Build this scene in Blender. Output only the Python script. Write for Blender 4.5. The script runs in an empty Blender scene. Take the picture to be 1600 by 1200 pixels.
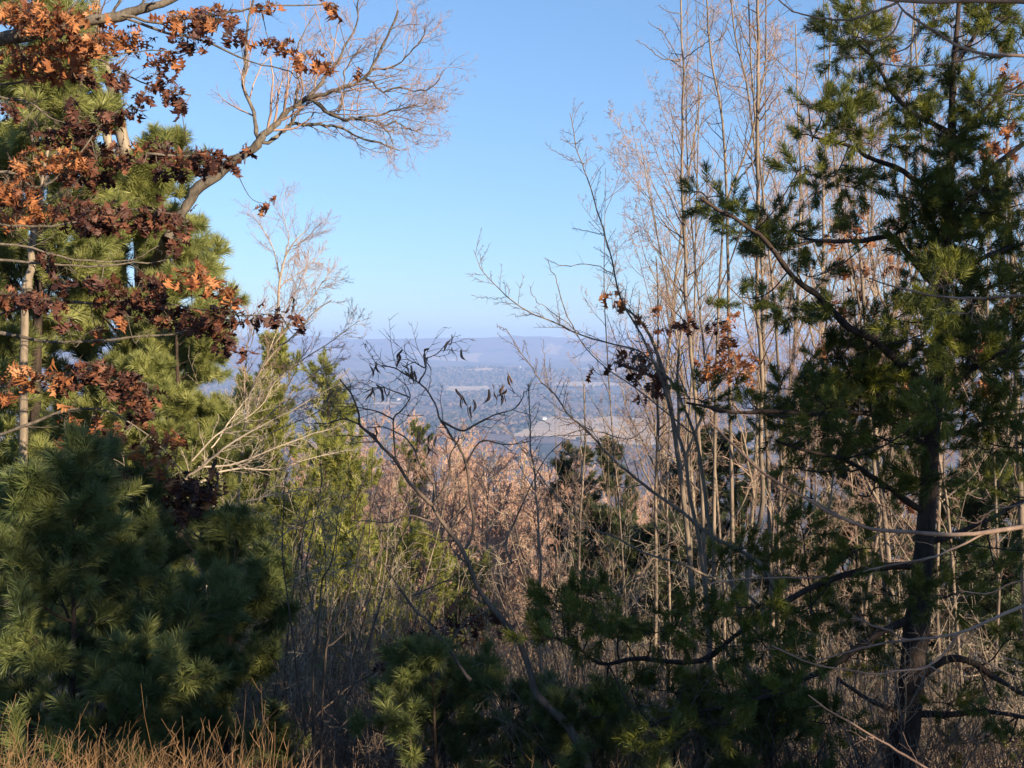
import bpy, math, numpy as np
R = math.radians
C = bpy.context.scene.collection
SC = bpy.context.scene

# ------------------------------------------------------------------ camera, sky, sun, exposure
F = 1716.0                                    # focal length in pixels of the 1600 px wide photograph
PITCH = R(-2.0)
CAMZ = 1.6
cd = bpy.data.cameras.new('camera'); cam = bpy.data.objects.new('camera', cd); C.objects.link(cam)
cd.sensor_width = 36.0; cd.lens = 36.0 * F / 1600.0
cd.clip_start = 0.05; cd.clip_end = 80000.0
cam.location = (0, 0, CAMZ); cam.rotation_euler = (R(90) + PITCH, 0, 0)
SC.camera = cam

SUN_AZ, SUN_EL = R(134.0), R(17.0)            # azimuth clockwise from +Y (the viewing direction)
sdir = np.array([math.sin(SUN_AZ) * math.cos(SUN_EL), math.cos(SUN_AZ) * math.cos(SUN_EL), math.sin(SUN_EL)])
w = bpy.data.worlds.new('World'); SC.world = w; w.use_nodes = True
nt = w.node_tree; bg = nt.nodes['Background']
sky = nt.nodes.new('ShaderNodeTexSky'); sky.sky_type = 'NISHITA'; sky.sun_disc = False
sky.sun_elevation = SUN_EL; sky.sun_rotation = SUN_AZ
sky.air_density = 1.1; sky.dust_density = 0.0; sky.ozone_density = 5.0; sky.altitude = 400
gm = nt.nodes.new('ShaderNodeGamma'); gm.inputs['Gamma'].default_value = 0.68; nt.links.new(sky.outputs[0], gm.inputs['Color'])
tn = nt.nodes.new('ShaderNodeMix'); tn.data_type = 'RGBA'; tn.blend_type = 'MULTIPLY'; tn.inputs[0].default_value = 1.0
nt.links.new(gm.outputs[0], tn.inputs[6]); tn.inputs[7].default_value = (0.90, 1.06, 1.26, 1)
nt.links.new(tn.outputs[2], bg.inputs['Color']); bg.inputs['Strength'].default_value = 0.109
sl = bpy.data.lights.new('sun', 'SUN'); sl.energy = 5.0; sl.angle = R(0.5); sl.color = (1.0, 0.82, 0.58)
so = bpy.data.objects.new('sun', sl); C.objects.link(so)
so.rotation_euler = (R(90) - SUN_EL, 0, math.pi - SUN_AZ)
SC.view_settings.view_transform = 'Standard'; SC.view_settings.look = 'None'
SC.view_settings.exposure = 1.26; SC.view_settings.gamma = 1.0
SC.view_settings.use_curve_mapping = False
SC.cycles.max_bounces = 6; SC.cycles.transparent_max_bounces = 8; SC.cycles.volume_bounces = 3

rng = np.random.default_rng(11)

# ------------------------------------------------------------------ small maths
cp, sp_ = math.cos(PITCH), math.sin(PITCH)
def at(px, py, d):
    """the point that shows at pixel (px, py) of the photograph, d metres in front of the lens"""
    px, py, d = np.broadcast_arrays(np.asarray(px, float), np.asarray(py, float), np.asarray(d, float))
    x = (px - 800) / F * d; u = (600 - py) / F * d
    return np.stack([x, d * cp - u * sp_, CAMZ + d * sp_ + u * cp], -1)
def unit(v):
    return v / np.maximum(np.linalg.norm(v, axis=-1, keepdims=True), 1e-9)
def spline(pts, n):
    """Catmull-Rom through the rows of pts, n samples"""
    p = np.asarray(pts, float)
    if len(p) < 3:
        t = np.linspace(0, 1, n)[:, None]; return p[0] * (1 - t) + p[-1] * t
    q = np.vstack([2 * p[0] - p[1], p, 2 * p[-1] - p[-2]])
    s = np.linspace(0, len(p) - 1 - 1e-6, n); i = s.astype(int); t = (s - i)[:, None]
    a, b, c, d = q[i], q[i + 1], q[i + 2], q[i + 3]
    return 0.5 * (2 * b + (c - a) * t + (2 * a - 5 * b + 4 * c - d) * t * t + (3 * b - a - 3 * c + d) * t ** 3)
def rough(path, amp, seed=0):
    r = np.random.default_rng(seed); n = len(path)
    o = r.normal(0, 1, (n, 3)); o = (o + np.roll(o, 1, 0) + np.roll(o, -1, 0)) / 3
    o[0] = 0
    return path + o * amp
def vnoise(x, y, seed=0):
    """smooth 2-D value noise in -1..1"""
    xi, yi = np.floor(x), np.floor(y); fx, fy = x - xi, y - yi
    fx = fx * fx * (3 - 2 * fx); fy = fy * fy * (3 - 2 * fy)
    def h(a, b):
        v = np.sin(a * 127.1 + b * 311.7 + seed * 74.7) * 43758.5453
        return (v - np.floor(v)) * 2 - 1
    return (h(xi, yi) * (1 - fx) + h(xi + 1, yi) * fx) * (1 - fy) + (h(xi, yi + 1) * (1 - fx) + h(xi + 1, yi + 1) * fx) * fy
def fbm(x, y, seed=0, o=4):
    s = 0; a = 1
    for k in range(o):
        s = s + a * vnoise(x * 2 ** k, y * 2 ** k, seed + k); a *= 0.5
    return s

# ------------------------------------------------------------------ mesh helpers
class Geo:
    def __init__(s): s.v = []; s.q = []; s.t = []; s.n = 0
    def add(s, v, q=None, t=None):
        s.v.append(np.asarray(v, np.float32).reshape(-1, 3))
        if q is not None and len(q): s.q.append(np.asarray(q, np.int64) + s.n)
        if t is not None and len(t): s.t.append(np.asarray(t, np.int64) + s.n)
        s.n += len(s.v[-1])
    def tubes(s, P, Rd, sides=3):
        """P (M,K,3) centre lines, Rd (M,K) radii"""
        M, K, _ = P.shape
        if M == 0: return
        T = np.empty_like(P); T[:, 1:-1] = P[:, 2:] - P[:, :-2]; T[:, 0] = P[:, 1] - P[:, 0]; T[:, -1] = P[:, -1] - P[:, -2]
        T = unit(T)
        m = unit(T.mean(1)); ref = np.where(np.abs(m[:, 2:3]) > 0.8, np.array([[1., 0, 0]]), np.array([[0, 0, 1.]]))
        A = unit(np.cross(T, ref[:, None, :])); B = np.cross(T, A)
        a = np.arange(sides) * 2 * math.pi / sides
        V = P[:, :, None] + Rd[:, :, None, None] * (A[:, :, None] * np.cos(a)[:, None] + B[:, :, None] * np.sin(a)[:, None])
        idx = np.arange(M * K * sides).reshape(M, K, sides); nx = np.roll(idx, -1, 2)
        q = np.stack([idx[:, :-1], nx[:, :-1], nx[:, 1:], idx[:, 1:]], -1).reshape(-1, 4)
        s.add(V.reshape(-1, 3), q)
    def tube(s, path, rad, sides=8): s.tubes(np.asarray(path)[None], np.asarray(rad)[None], sides)
    def mesh(s, name, mat, smooth=True):
        me = bpy.data.meshes.new(name)
        v = np.concatenate(s.v) if s.v else np.zeros((0, 3), np.float32)
        q = np.concatenate(s.q) if s.q else np.zeros((0, 4), np.int64)
        t = np.concatenate(s.t) if s.t else np.zeros((0, 3), np.int64)
        me.vertices.add(len(v)); me.vertices.foreach_set('co', v.ravel())
        loops = np.concatenate([q.ravel(), t.ravel()]).astype(np.int32)
        me.loops.add(len(loops)); me.loops.foreach_set('vertex_index', loops)
        me.polygons.add(len(q) + len(t))
        st = np.concatenate([np.arange(len(q)) * 4, len(q) * 4 + np.arange(len(t)) * 3]).astype(np.int32)
        me.polygons.foreach_set('loop_start', st)
        if smooth: me.polygons.foreach_set('use_smooth', np.ones(len(st), bool))
        me.materials.append(mat); me.update(calc_edges=True); me.validate()
        return me
def obj(name, me, parent=None, kind=None):
    o = bpy.data.objects.new(name, me); C.objects.link(o)
    if parent is not None: o.parent = parent
    if kind: o['kind'] = kind
    return o
def thing(name, label, cat, loc=(0, 0, 0), group=None):
    o = bpy.data.objects.new(name, None); C.objects.link(o); o.location = tuple(map(float, loc)); o.empty_display_size = 0.2
    o['label'] = label; o['category'] = cat
    if group: o['group'] = group
    return o
def part(name, geo, mat, th, kind=None, smooth=True):
    """geometry in world coordinates -> child of the thing"""
    L = np.array(th.location, np.float32)
    geo.v = [v - L for v in geo.v]
    return obj(name, geo.mesh(name, mat, smooth), th, kind)
def single(o, label, cat, group=None):
    o['label'] = label; o['category'] = cat
    if group: o['group'] = group
    return o
def copy_tree(o, parent=None):
    c = o.copy(); C.objects.link(c)
    if parent is not None: c.parent = parent
    for ch in o.children: copy_tree(ch, c)
    return c

# ------------------------------------------------------------------ materials
def new_mat(name):
    m = bpy.data.materials.new(name); m.use_nodes = True
    return m, m.node_tree, m.node_tree.nodes['Principled BSDF']
def ramp(nt, fac, cols, pos=None):
    r = nt.nodes.new('ShaderNodeValToRGB'); e = r.color_ramp.elements
    pos = pos or [i / (len(cols) - 1) for i in range(len(cols))]
    while len(e) < len(cols): e.new(0.5)
    for el, c, p in zip(e, cols, pos): el.position = p; el.color = (*c, 1)
    nt.links.new(fac, r.inputs[0]); return r.outputs[0]
def noise(nt, scale, detail=4, rough_=0.55, vec=None, dist=0.0):
    n = nt.nodes.new('ShaderNodeTexNoise'); n.inputs['Scale'].default_value = scale; n.inputs['Detail'].default_value = detail
    n.inputs['Roughness'].default_value = rough_; n.inputs['Distortion'].default_value = dist
    if vec is not None: nt.links.new(vec, n.inputs['Vector'])
    return n.outputs['Fac']
def coords(nt, scale=(1, 1, 1), kind='Object'):
    tc = nt.nodes.new('ShaderNodeTexCoord'); mp = nt.nodes.new('ShaderNodeMapping'); mp.inputs['Scale'].default_value = scale
    nt.links.new(tc.outputs[kind], mp.inputs[0]); return mp.outputs[0]
def geopos(nt, scale=(1, 1, 1)):
    tc = nt.nodes.new('ShaderNodeNewGeometry'); mp = nt.nodes.new('ShaderNodeMapping'); mp.inputs['Scale'].default_value = scale
    nt.links.new(tc.outputs['Position'], mp.inputs[0]); return mp.outputs[0]
def bark(name, cols, scale=14, bump=0.5, stretch=0.22, rough_=0.85):
    m, nt, b = new_mat(name)
    v = geopos(nt, (1, 1, stretch)); f = noise(nt, scale, 6, 0.65, v)
    f2 = noise(nt, 1.7, 3, 0.5, geopos(nt))
    mx = nt.nodes.new('ShaderNodeMath'); mx.operation = 'MULTIPLY_ADD'; nt.links.new(f2, mx.inputs[0]); mx.inputs[1].default_value = 0.45
    ad = nt.nodes.new('ShaderNodeMath'); ad.operation = 'MULTIPLY'; ad.inputs[1].default_value = 0.72; nt.links.new(f, ad.inputs[0])
    nt.links.new(ad.outputs[0], mx.inputs[2])
    nt.links.new(ramp(nt, mx.outputs[0], cols, [0.32 + 0.4 * i / (len(cols) - 1) for i in range(len(cols))]), b.inputs['Base Color'])
    b.inputs['Roughness'].default_value = rough_; b.inputs['Specular IOR Level'].default_value = 0.25
    if bump:
        bp = nt.nodes.new('ShaderNodeBump'); bp.inputs['Strength'].default_value = bump; bp.inputs['Distance'].default_value = 0.02
        nt.links.new(f, bp.inputs['Height']); nt.links.new(bp.outputs[0], b.inputs['Normal'])
    return m
def leafmat(name, cols, trans=0.35, spec=0.3, rough_=0.5, nscale=3.0, tint=(1, 1, 1)):
    """thin leaf or needle: colour varies from piece to piece and along the crown; light passes through"""
    m, nt, b = new_mat(name)
    oi = nt.nodes.new('ShaderNodeObjectInfo')
    f = noise(nt, nscale, 2, 0.5, geopos(nt))
    a = nt.nodes.new('ShaderNodeMath'); a.operation = 'MULTIPLY_ADD'; nt.links.new(oi.outputs['Random'], a.inputs[0]); a.inputs[1].default_value = 0.6
    s = nt.nodes.new('ShaderNodeMath'); s.operation = 'MULTIPLY'; s.inputs[1].default_value = 0.45; nt.links.new(f, s.inputs[0])
    nt.links.new(s.outputs[0], a.inputs[2])
    col = ramp(nt, a.outputs[0], cols)
    nt.links.new(col, b.inputs['Base Color']); b.inputs['Roughness'].default_value = rough_; b.inputs['Specular IOR Level'].default_value = spec
    tr = nt.nodes.new('ShaderNodeBsdfTranslucent'); mt = nt.nodes.new('ShaderNodeMix'); mt.data_type = 'RGBA'; mt.blend_type = 'MULTIPLY'
    mt.inputs[0].default_value = 1; nt.links.new(col, mt.inputs[6]); mt.inputs[7].default_value = (*tint, 1)
    nt.links.new(mt.outputs[2], tr.inputs['Color'])
    mix = nt.nodes.new('ShaderNodeMixShader'); mix.inputs[0].default_value = trans
    nt.links.new(b.outputs[0], mix.inputs[1]); nt.links.new(tr.outputs[0], mix.inputs[2])
    nt.links.new(mix.outputs[0], nt.nodes['Material Output'].inputs['Surface'])
    return m

M = {}
M['oak_bark'] = bark('oak_bark', [(.03, .024, .02), (.09, .075, .06), (.19, .155, .12)], 22, 0.7)
M['pale_bark'] = bark('pale_bark', [(.08, .06, .045), (.19, .15, .11), (.33, .265, .19)], 16, 0.4)
M['sap_bark'] = bark('sapling_bark', [(.06, .045, .036), (.14, .11, .085), (.26, .20, .15)], 20, 0.3)
M['pine_bark'] = bark('pine_bark', [(.010, .008, .007), (.028, .020, .016), (.07, .046, .035)], 24, 0.8, 0.3)
M['locust_bark'] = bark('locust_bark', [(.035, .025, .02), (.08, .06, .048), (.17, .125, .095)], 26, 0.4)
M['twig'] = bark('twig_bark', [(.05, .032, .026), (.12, .08, .062), (.24, .17, .13)], 5, 0, 1)
M['redtwig'] = bark('reddish_twig', [(.14, .085, .065), (.29, .185, .145), (.44, .32, .25)], 3, 0, 1)
M['russet'] = bark('russet_twig', [(.20, .11, .085), (.45, .265, .20), (.62, .43, .32)], 0.6, 0, 1)
M['tanlimb'] = bark('tan_limb', [(.07, .042, .032), (.17, .11, .085), (.34, .24, .18)], 12, 0.3)
M['palewood'] = bark('weathered_wood', [(.18, .14, .11), (.32, .26, .20), (.45, .38, .30)], 9, 0, 1)
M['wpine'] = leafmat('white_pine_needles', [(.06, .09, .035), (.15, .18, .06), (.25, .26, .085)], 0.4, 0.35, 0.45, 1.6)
M['palepine'] = leafmat('sunlit_white_pine_needles', [(.12, .15, .05), (.26, .28, .09), (.38, .38, .13)], 0.4, 0.35, 0.45, 1.2)  # lighter copy of the white pine needles, sunlight put into the colour
M['vpine'] = leafmat('scrub_pine_needles', [(.035, .048, .012), (.09, .105, .018), (.21, .21, .03)], 0.3, 0.3, 0.5, 1.6)
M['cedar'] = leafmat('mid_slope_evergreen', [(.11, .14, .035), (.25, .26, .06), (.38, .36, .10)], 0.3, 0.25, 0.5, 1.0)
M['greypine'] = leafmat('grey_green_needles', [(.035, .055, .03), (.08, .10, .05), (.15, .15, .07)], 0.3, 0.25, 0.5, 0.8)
M['oakleaf'] = leafmat('dry_oak_leaf', [(.06, .022, .016), (.19, .065, .028), (.42, .17, .065), (.56, .30, .15)], 0.3, 0.3, 0.55, 2.2, (1, .75, .5))
M['shadeleaf'] = leafmat('shaded_oak_leaf', [(.018, .009, .009), (.05, .02, .016), (.12, .045, .028), (.26, .11, .05)], 0.2, 0.3, 0.55, 2.2, (1, .7, .5))  # darker copy of the oak leaf, with the shade of its clusters in the colour
M['grass'] = leafmat('dry_broomsedge', [(.12, .065, .035), (.32, .18, .085), (.50, .32, .165), (.66, .51, .31)], 0.3, 0.3, 0.5, 28.0)
M['pod'] = leafmat('dry_seed_pod', [(.09, .05, .04), (.20, .12, .09), (.32, .22, .16)], 0.2, 0.3, 0.5, 3)

# ------------------------------------------------------------------ terrain
RIDGE = 14500.0
def ground_z(x, y):
    """the overlook is level, then the slope falls to the valley floor and rises to the far ridge"""
    x = np.asarray(x, float); y = np.asarray(y, float)
    s = np.maximum(y - 2.2, 0)
    z = -0.36 * s + 0.10 * 8 * (np.exp(-s / 8) - 1) * -0.6
    far = -262 + 262 * np.exp(-s / 560.0) - 0.02 * s * np.exp(-s / 60)
    z = np.where(s < 45, z, np.maximum(z, far) * 1.0)
    k = np.clip((s - 30) / 120, 0, 1); z = z * (1 - k) + np.where(s > 0, far, 0) * k
    r = np.hypot(x, y)
    z = z + fbm(x / 14, y / 14, 3, 3) * 0.25 * np.clip(s / 10, 0, 1)
    z = z + fbm(x / 900, y / 900, 5, 4) * 14 * np.clip((r - 700) / 1500, 0, 1)
    behind = np.clip(-y / 60, 0, 1); z = z + behind * 2.0 * fbm(x / 60, y / 60, 9, 2)
    return z
def ridge_h(x, y):
    r = np.hypot(x, y); a = x / np.maximum(r, 1)
    m1 = np.exp(-((r - RIDGE) / 1500) ** 2) * (262 + 100 + 42 * fbm(a * 11, r * 0 + 1.3, 21, 5) + 18 * fbm(x / 1500, y / 1500, 8, 4))
    m2 = np.exp(-((r - 11200) / 1000) ** 2) * (165 + 90 * fbm(a * 7 + 3, r * 0 + 5.1, 33, 4) + 25 * fbm(x / 900, y / 900, 6, 4))
    m3 = np.exp(-((r - 8300) / 700) ** 2) * (75 + 80 * fbm(a * 6 + 9, r * 0 + 2.2, 43, 4) + 16 * fbm(x / 600, y / 600, 4, 4))
    return np.maximum(m1, 0) + np.maximum(m2, 0) + np.maximum(m3, 0)
def polar(name, r0, r1, nr, a0, a1, na, hf, mat, label=None):
    rr = np.geomspace(r0, r1, nr); aa = np.radians(np.linspace(a0, a1, na))
    rg, ag = np.meshgrid(rr, aa, indexing='ij'); x = rg * np.sin(ag); y = rg * np.cos(ag)
    v = np.stack([x, y, hf(x, y)], -1).reshape(-1, 3)
    i = np.arange(nr * na).reshape(nr, na)
    q = np.stack([i[:-1, :-1], i[1:, :-1], i[1:, 1:], i[:-1, 1:]], -1).reshape(-1, 4)
    g = Geo(); g.add(v, q); o = obj(name, g.mesh(name, mat)); o['kind'] = 'structure'
    return o
m, nt, b = new_mat('leaf_litter')
f = noise(nt, 1.4, 8, 0.7, geopos(nt)); f2 = noise(nt, 22, 4, 0.7, geopos(nt))
mx = nt.nodes.new('ShaderNodeMath'); mx.operation = 'MULTIPLY'; nt.links.new(f, mx.inputs[0]); nt.links.new(f2, mx.inputs[1])
nt.links.new(ramp(nt, mx.outputs[0], [(.03, .022, .015), (.10, .065, .04), (.22, .14, .08)], [.12, .25, .42]), b.inputs['Base Color'])
b.inputs['Roughness'].default_value = 0.95
bp = nt.nodes.new('ShaderNodeBump'); bp.inputs['Strength'].default_value = 0.6; bp.inputs['Distance'].default_value = 0.05
nt.links.new(f2, bp.inputs['Height']); nt.links.new(bp.outputs[0], b.inputs['Normal']); M['litter'] = m
m, nt, b = new_mat('valley_land')
# woods, fields and evergreen patches of the valley
woods = ramp(nt, noise(nt, 0.05, 4, 0.7, geopos(nt)), [(.06, .048, .045), (.13, .09, .075), (.20, .14, .11)], [.3, .5, .7])
ever = noise(nt, 0.0035, 5, 0.6, geopos(nt, (1, 1.0, 1)))
evm = ramp(nt, ever, [(0, 0, 0), (1, 1, 1)], [.55, .60])
mix1 = nt.nodes.new('ShaderNodeMix'); mix1.data_type = 'RGBA'; nt.links.new(evm, mix1.inputs[0]); nt.links.new(woods, mix1.inputs[6]); mix1.inputs[7].default_value = (.02, .032, .022, 1)
fld = noise(nt, 0.0013, 4, 0.5, geopos(nt, (1, 0.8, 1)), 0.4)
fm = ramp(nt, fld, [(0, 0, 0), (1, 1, 1)], [.61, .63])
mix2 = nt.nodes.new('ShaderNodeMix'); mix2.data_type = 'RGBA'; nt.links.new(fm, mix2.inputs[0]); nt.links.new(mix1.outputs[2], mix2.inputs[6]); mix2.inputs[7].default_value = (.36, .25, .15, 1)
nt.links.new(mix2.outputs[2], b.inputs['Base Color']); b.inputs['Roughness'].default_value = 0.95; M['valley'] = m
m, nt, b = new_mat('pasture'); nt.links.new(ramp(nt, noise(nt, 0.02, 4, 0.6, geopos(nt)), [(.42, .28, .16), (.58, .42, .25)], [.35, .65]), b.inputs['Base Color']); b.inputs['Roughness'].default_value = 0.95; M['pasture'] = m

def valley_z(x, y): return ground_z(x, y) + ridge_h(x, y)
polar('hillside_ground', 0.4, 160, 120, -180, 180, 241, lambda x, y: ground_z(x, y), M['litter'])
polar('valley_floor', 158, 9800, 150, -38, 38, 260, lambda x, y: valley_z(x, y) - 0.3, M['valley'])
polar('distant_ridge', 9780, 16700, 110, -38, 38, 700, lambda x, y: valley_z(x, y), M['valley'])


# ------------------------------------------------------------------ things in the valley
def on_valley(px, py):
    for d in np.geomspace(1500, 16000, 900):
        p = at(px, py, d)
        if p[2] < valley_z(p[0], p[1]): return p
    return at(px, py, 9000)
def inside(x, y, poly):
    c = np.zeros(x.shape, bool); n = len(poly)
    for i in range(n):
        (x0, y0), (x1, y1) = poly[i], poly[(i + 1) % n]
        k = ((y0 > y) != (y1 > y)) & (x < (x1 - x0) * (y - y0) / (y1 - y0 + 1e-9) + x0); c ^= k
    return c
fields = []
for outline in ([(818, 672), (850, 655), (880, 650), (905, 656), (960, 650), (1010, 655), (1070, 660), (1070, 690), (1000, 699), (950, 695), (900, 688), (860, 684), (800, 684)],
                [(690, 612), (700, 604), (760, 603), (775, 609), (740, 614)], [(850, 603), (880, 597), (960, 597), (975, 603), (900, 606)], [(555, 634), (600, 628), (640, 630), (620, 635)], [(720, 578), (760, 575), (790, 578), (750, 581)]):
    pl = [tuple(on_valley(*p)[:2]) for p in outline]; fields.append(pl)
    xs, ys = np.array(pl).T; n = 90; X, Y = np.meshgrid(np.linspace(xs.min(), xs.max(), n), np.linspace(ys.min(), ys.max(), n), indexing='ij')
    wob = 18 * fbm(X / 90, Y / 90, 4, 3); ok = inside(X + wob, Y + wob, pl); i = np.arange(n * n).reshape(n, n)
    k = (ok[:-1, :-1] & ok[1:, :-1] & ok[1:, 1:] & ok[:-1, 1:]).ravel()
    q = np.stack([i[:-1, :-1], i[1:, :-1], i[1:, 1:], i[:-1, 1:]], -1).reshape(-1, 4)[k]
    if len(q) == 0: continue
    u, inv = np.unique(q, return_inverse=True); v = np.stack([X, Y, valley_z(X, Y) + 2.0], -1).reshape(-1, 3)[u]
    g = Geo(); g.add(v, inv.reshape(-1, 4)); o = obj('pasture', g.mesh('pasture', M['pasture'])); o['kind'] = 'structure'
# woods on the valley floor: rounded crowns, thick in some places and thin in others
rv = np.random.default_rng(3); n = 42000; yy = 2400 * (8600 / 2400) ** rv.random(n); xx = rv.uniform(-.5, .5, n) * yy
dn_ = fbm(xx / 420, yy / 420, 12, 4); keep = dn_ > rv.normal(-.05, .16, n)
for pl in fields: keep &= ~inside(xx, yy, pl)
xx, yy = xx[keep][:17000], yy[keep][:17000]; n = len(xx)
ph = (1 + 5 ** .5) / 2; iv = unit(np.array([(-1, ph, 0), (1, ph, 0), (-1, -ph, 0), (1, -ph, 0), (0, -1, ph), (0, 1, ph), (0, -1, -ph), (0, 1, -ph), (ph, 0, -1), (ph, 0, 1), (-ph, 0, -1), (-ph, 0, 1)], float))
it = np.array([(0, 11, 5), (0, 5, 1), (0, 1, 7), (0, 7, 10), (0, 10, 11), (1, 5, 9), (5, 11, 4), (11, 10, 2), (10, 7, 6), (7, 1, 8), (3, 9, 4), (3, 4, 2), (3, 2, 6), (3, 6, 8), (3, 8, 9), (4, 9, 5), (2, 4, 11), (6, 2, 10), (8, 6, 7), (9, 8, 1)])
sz = rv.uniform(5, 11, n) * (1 + (yy - 2400) / 9000); V = iv[None] * sz[:, None, None] * rv.uniform(.75, 1.2, (n, 12, 1)) * [1.1, 1.1, .9]
V = V + np.stack([xx, yy, valley_z(xx, yy) + sz * .5], -1)[:, None]
m, nt, b = new_mat('valley_crowns')
oc = ramp(nt, noise(nt, 0.011, 5, 0.75, geopos(nt)), [(.018, .03, .022), (.03, .04, .03), (.11, .08, .065), (.17, .12, .095)], [.40, .47, .52, .7])
nt.links.new(oc, b.inputs['Base Color']); b.inputs['Roughness'].default_value = .95
g = Geo(); g.add(V.reshape(-1, 3), None, (it[None] + np.arange(n)[:, None, None] * 12).reshape(-1, 3)); o = obj('valley_woods', g.mesh('valley_woods', m)); o['kind'] = 'stuff'; o['label'] = 'bare and evergreen woods on the valley floor'
m, nt, b = new_mat('white_siding'); b.inputs['Base Color'].default_value = (.78, .77, .74, 1); b.inputs['Roughness'].default_value = .7; M['siding'] = m
m, nt, b = new_mat('grey_roof'); b.inputs['Base Color'].default_value = (.30, .29, .29, 1); b.inputs['Roughness'].default_value = .6; M['roof'] = m
m, nt, b = new_mat('dark_window'); b.inputs['Base Color'].default_value = (.03, .04, .05, 1); b.inputs['Roughness'].default_value = .15; M['window'] = m
def house(name, label, px, py, wd, dp, h, rz, group):
    p = on_valley(px, py); th = thing(name, label, 'house', (p[0], p[1], valley_z(p[0], p[1]) - 1), group); th.rotation_euler = (0, 0, rz)
    a, b_ = wd / 2, dp / 2; g = Geo()
    g.add([(-a, -b_, 0), (a, -b_, 0), (a, b_, 0), (-a, b_, 0), (-a, -b_, h), (a, -b_, h), (a, b_, h), (-a, b_, h), (-a, 0, h + dp * .4), (a, 0, h + dp * .4)], [(0, 1, 5, 4), (2, 3, 7, 6), (1, 2, 6, 5), (3, 0, 4, 7)], [(5, 6, 9), (7, 4, 8)])
    obj('wall', g.mesh('wall', M['siding'], False), th)
    e = .8; rz_ = h + dp * .4 + .25; hh = h - .4; g = Geo()
    for s in (-1, 1):
        y1 = s * (b_ + e); vv = [(-a - e, 0, rz_), (a + e, 0, rz_), (a + e, y1, hh), (-a - e, y1, hh)]; g.add(vv + [(x_, y_, z_ + .35) for x_, y_, z_ in vv], [(0, 1, 2, 3), (4, 7, 6, 5), (0, 4, 5, 1), (1, 5, 6, 2), (2, 6, 7, 3), (3, 7, 4, 0)])
    obj('roof', g.mesh('roof', M['roof'], False), th)
    g = Geo(); g.add([(-.8, 0, -1), (.8, 0, -1), (.8, 0, 1), (-.8, 0, 1), (-.8, -.12, -1), (.8, -.12, -1), (.8, -.12, 1), (-.8, -.12, 1)], [(4, 5, 6, 7), (0, 4, 7, 3), (1, 2, 6, 5), (3, 7, 6, 2), (0, 1, 5, 4)]); wm = g.mesh('window', M['window'], False)
    for k in range(max(2, int(wd / 6))):
        o = obj('window', wm, th); o.location = (-a + (k + .5) * wd / max(2, int(wd / 6)), -b_ - .02, h * .55)
house('farmhouse', 'long pale farmhouse at the top of the tan field', 845, 656, 40, 14, 8, .2, None)
for k, (px, py, lb) in enumerate([(708, 563, 'white speck of a house on the lower slope of the far ridge'), (738, 584, 'tiny white house in the valley under the dangling pods'), (468, 634, 'small white house at the left edge of the valley gap'), (532, 618, 'small pale house left of the bare sapling tip'), (690, 647, 'small white house beside the dark wood in mid valley'), (812, 574, 'tiny white house under the right end of the ridge'), (622, 625, 'small white house among the woods behind the seed pods')]):
    house('house', lb, px, py, 26, 12, 7, k * .7, 'scattered valley houses')

# ------------------------------------------------------------------ haze
hz = Geo()
X0, X1, Y0, Y1, Z0, Z1 = -13500, 13500, -300, 16900, -330, 215
v = [(x, y, z) for x in (X0, X1) for y in (Y0, Y1) for z in (Z0, Z1)]
hz.add(v, [(0, 1, 3, 2), (4, 6, 7, 5), (0, 4, 5, 1), (2, 3, 7, 6), (0, 2, 6, 4), (1, 5, 7, 3)])
m = bpy.data.materials.new('haze_air'); m.use_nodes = True; nt = m.node_tree; nt.nodes.remove(nt.nodes['Principled BSDF'])
pv = nt.nodes.new('ShaderNodeVolumePrincipled'); pv.inputs['Color'].default_value = (.42, .60, 1.0, 1); pv.inputs['Density'].default_value = 1.05e-4
pv.inputs['Anisotropy'].default_value = 0.0
nt.links.new(pv.outputs[0], nt.nodes['Material Output'].inputs['Volume'])
ho = obj('haze', hz.mesh('haze', m, False)); ho['kind'] = 'stuff'
# ------------------------------------------------------------------ growing wood
UP = np.array([0, 0, 1.0])
def grow(P, D, L, Rr, K, wob, up, r, taper=0.3):
    M_ = len(P); d = unit(np.asarray(D, float)); p = np.asarray(P, float); seg = (np.asarray(L) / (K - 1))[:, None]
    path = [p]
    up = np.broadcast_to(np.asarray(up, float), (M_,))[:, None]
    for k in range(1, K):
        d = unit(d + r.normal(0, wob, (M_, 3)) + UP * up); p = p + d * seg; path.append(p)
    return np.stack(path, 1), np.asarray(Rr)[:, None] * np.linspace(1, taper, K)[None]
def kids(path, rad, n, t0, t1, ang, lr, rr, r, tl=0.55, flat=0.0, jit=0.18, lmul=None):
    """n side shoots on each path: start points, directions, lengths, radii"""
    M_, K, _ = path.shape
    t = t0 + (t1 - t0) * (np.arange(n)[None] + r.random((M_, n))) / n
    f = t * (K - 1); i = np.clip(f.astype(int), 0, K - 2); w_ = (f - i)[..., None]; m_ = np.arange(M_)[:, None]
    A, B = path[m_, i], path[m_, i + 1]; P = A * (1 - w_) + B * w_; T = unit(B - A)
    v = r.normal(0, 1, P.shape); v[..., 2] *= (1 - flat)
    v = unit(v - T * (v * T).sum(-1, keepdims=True))
    a = (ang + r.normal(0, jit, t.shape))[..., None]
    D = T * np.cos(a) + v * np.sin(a)
    Lp = np.linalg.norm(np.diff(path, axis=1), axis=-1).sum(1)[:, None]
    if lmul is not None: Lp = np.broadcast_to(lmul, Lp.shape)
    L = Lp * lr * (1 - tl * t) * r.uniform(0.55, 1.25, t.shape)
    Ra = rad[m_, i] * (1 - w_[..., 0]) + rad[m_, i + 1] * w_[..., 0]
    return P.reshape(-1, 3), D.reshape(-1, 3), L.ravel(), (Ra * rr).ravel()
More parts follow.
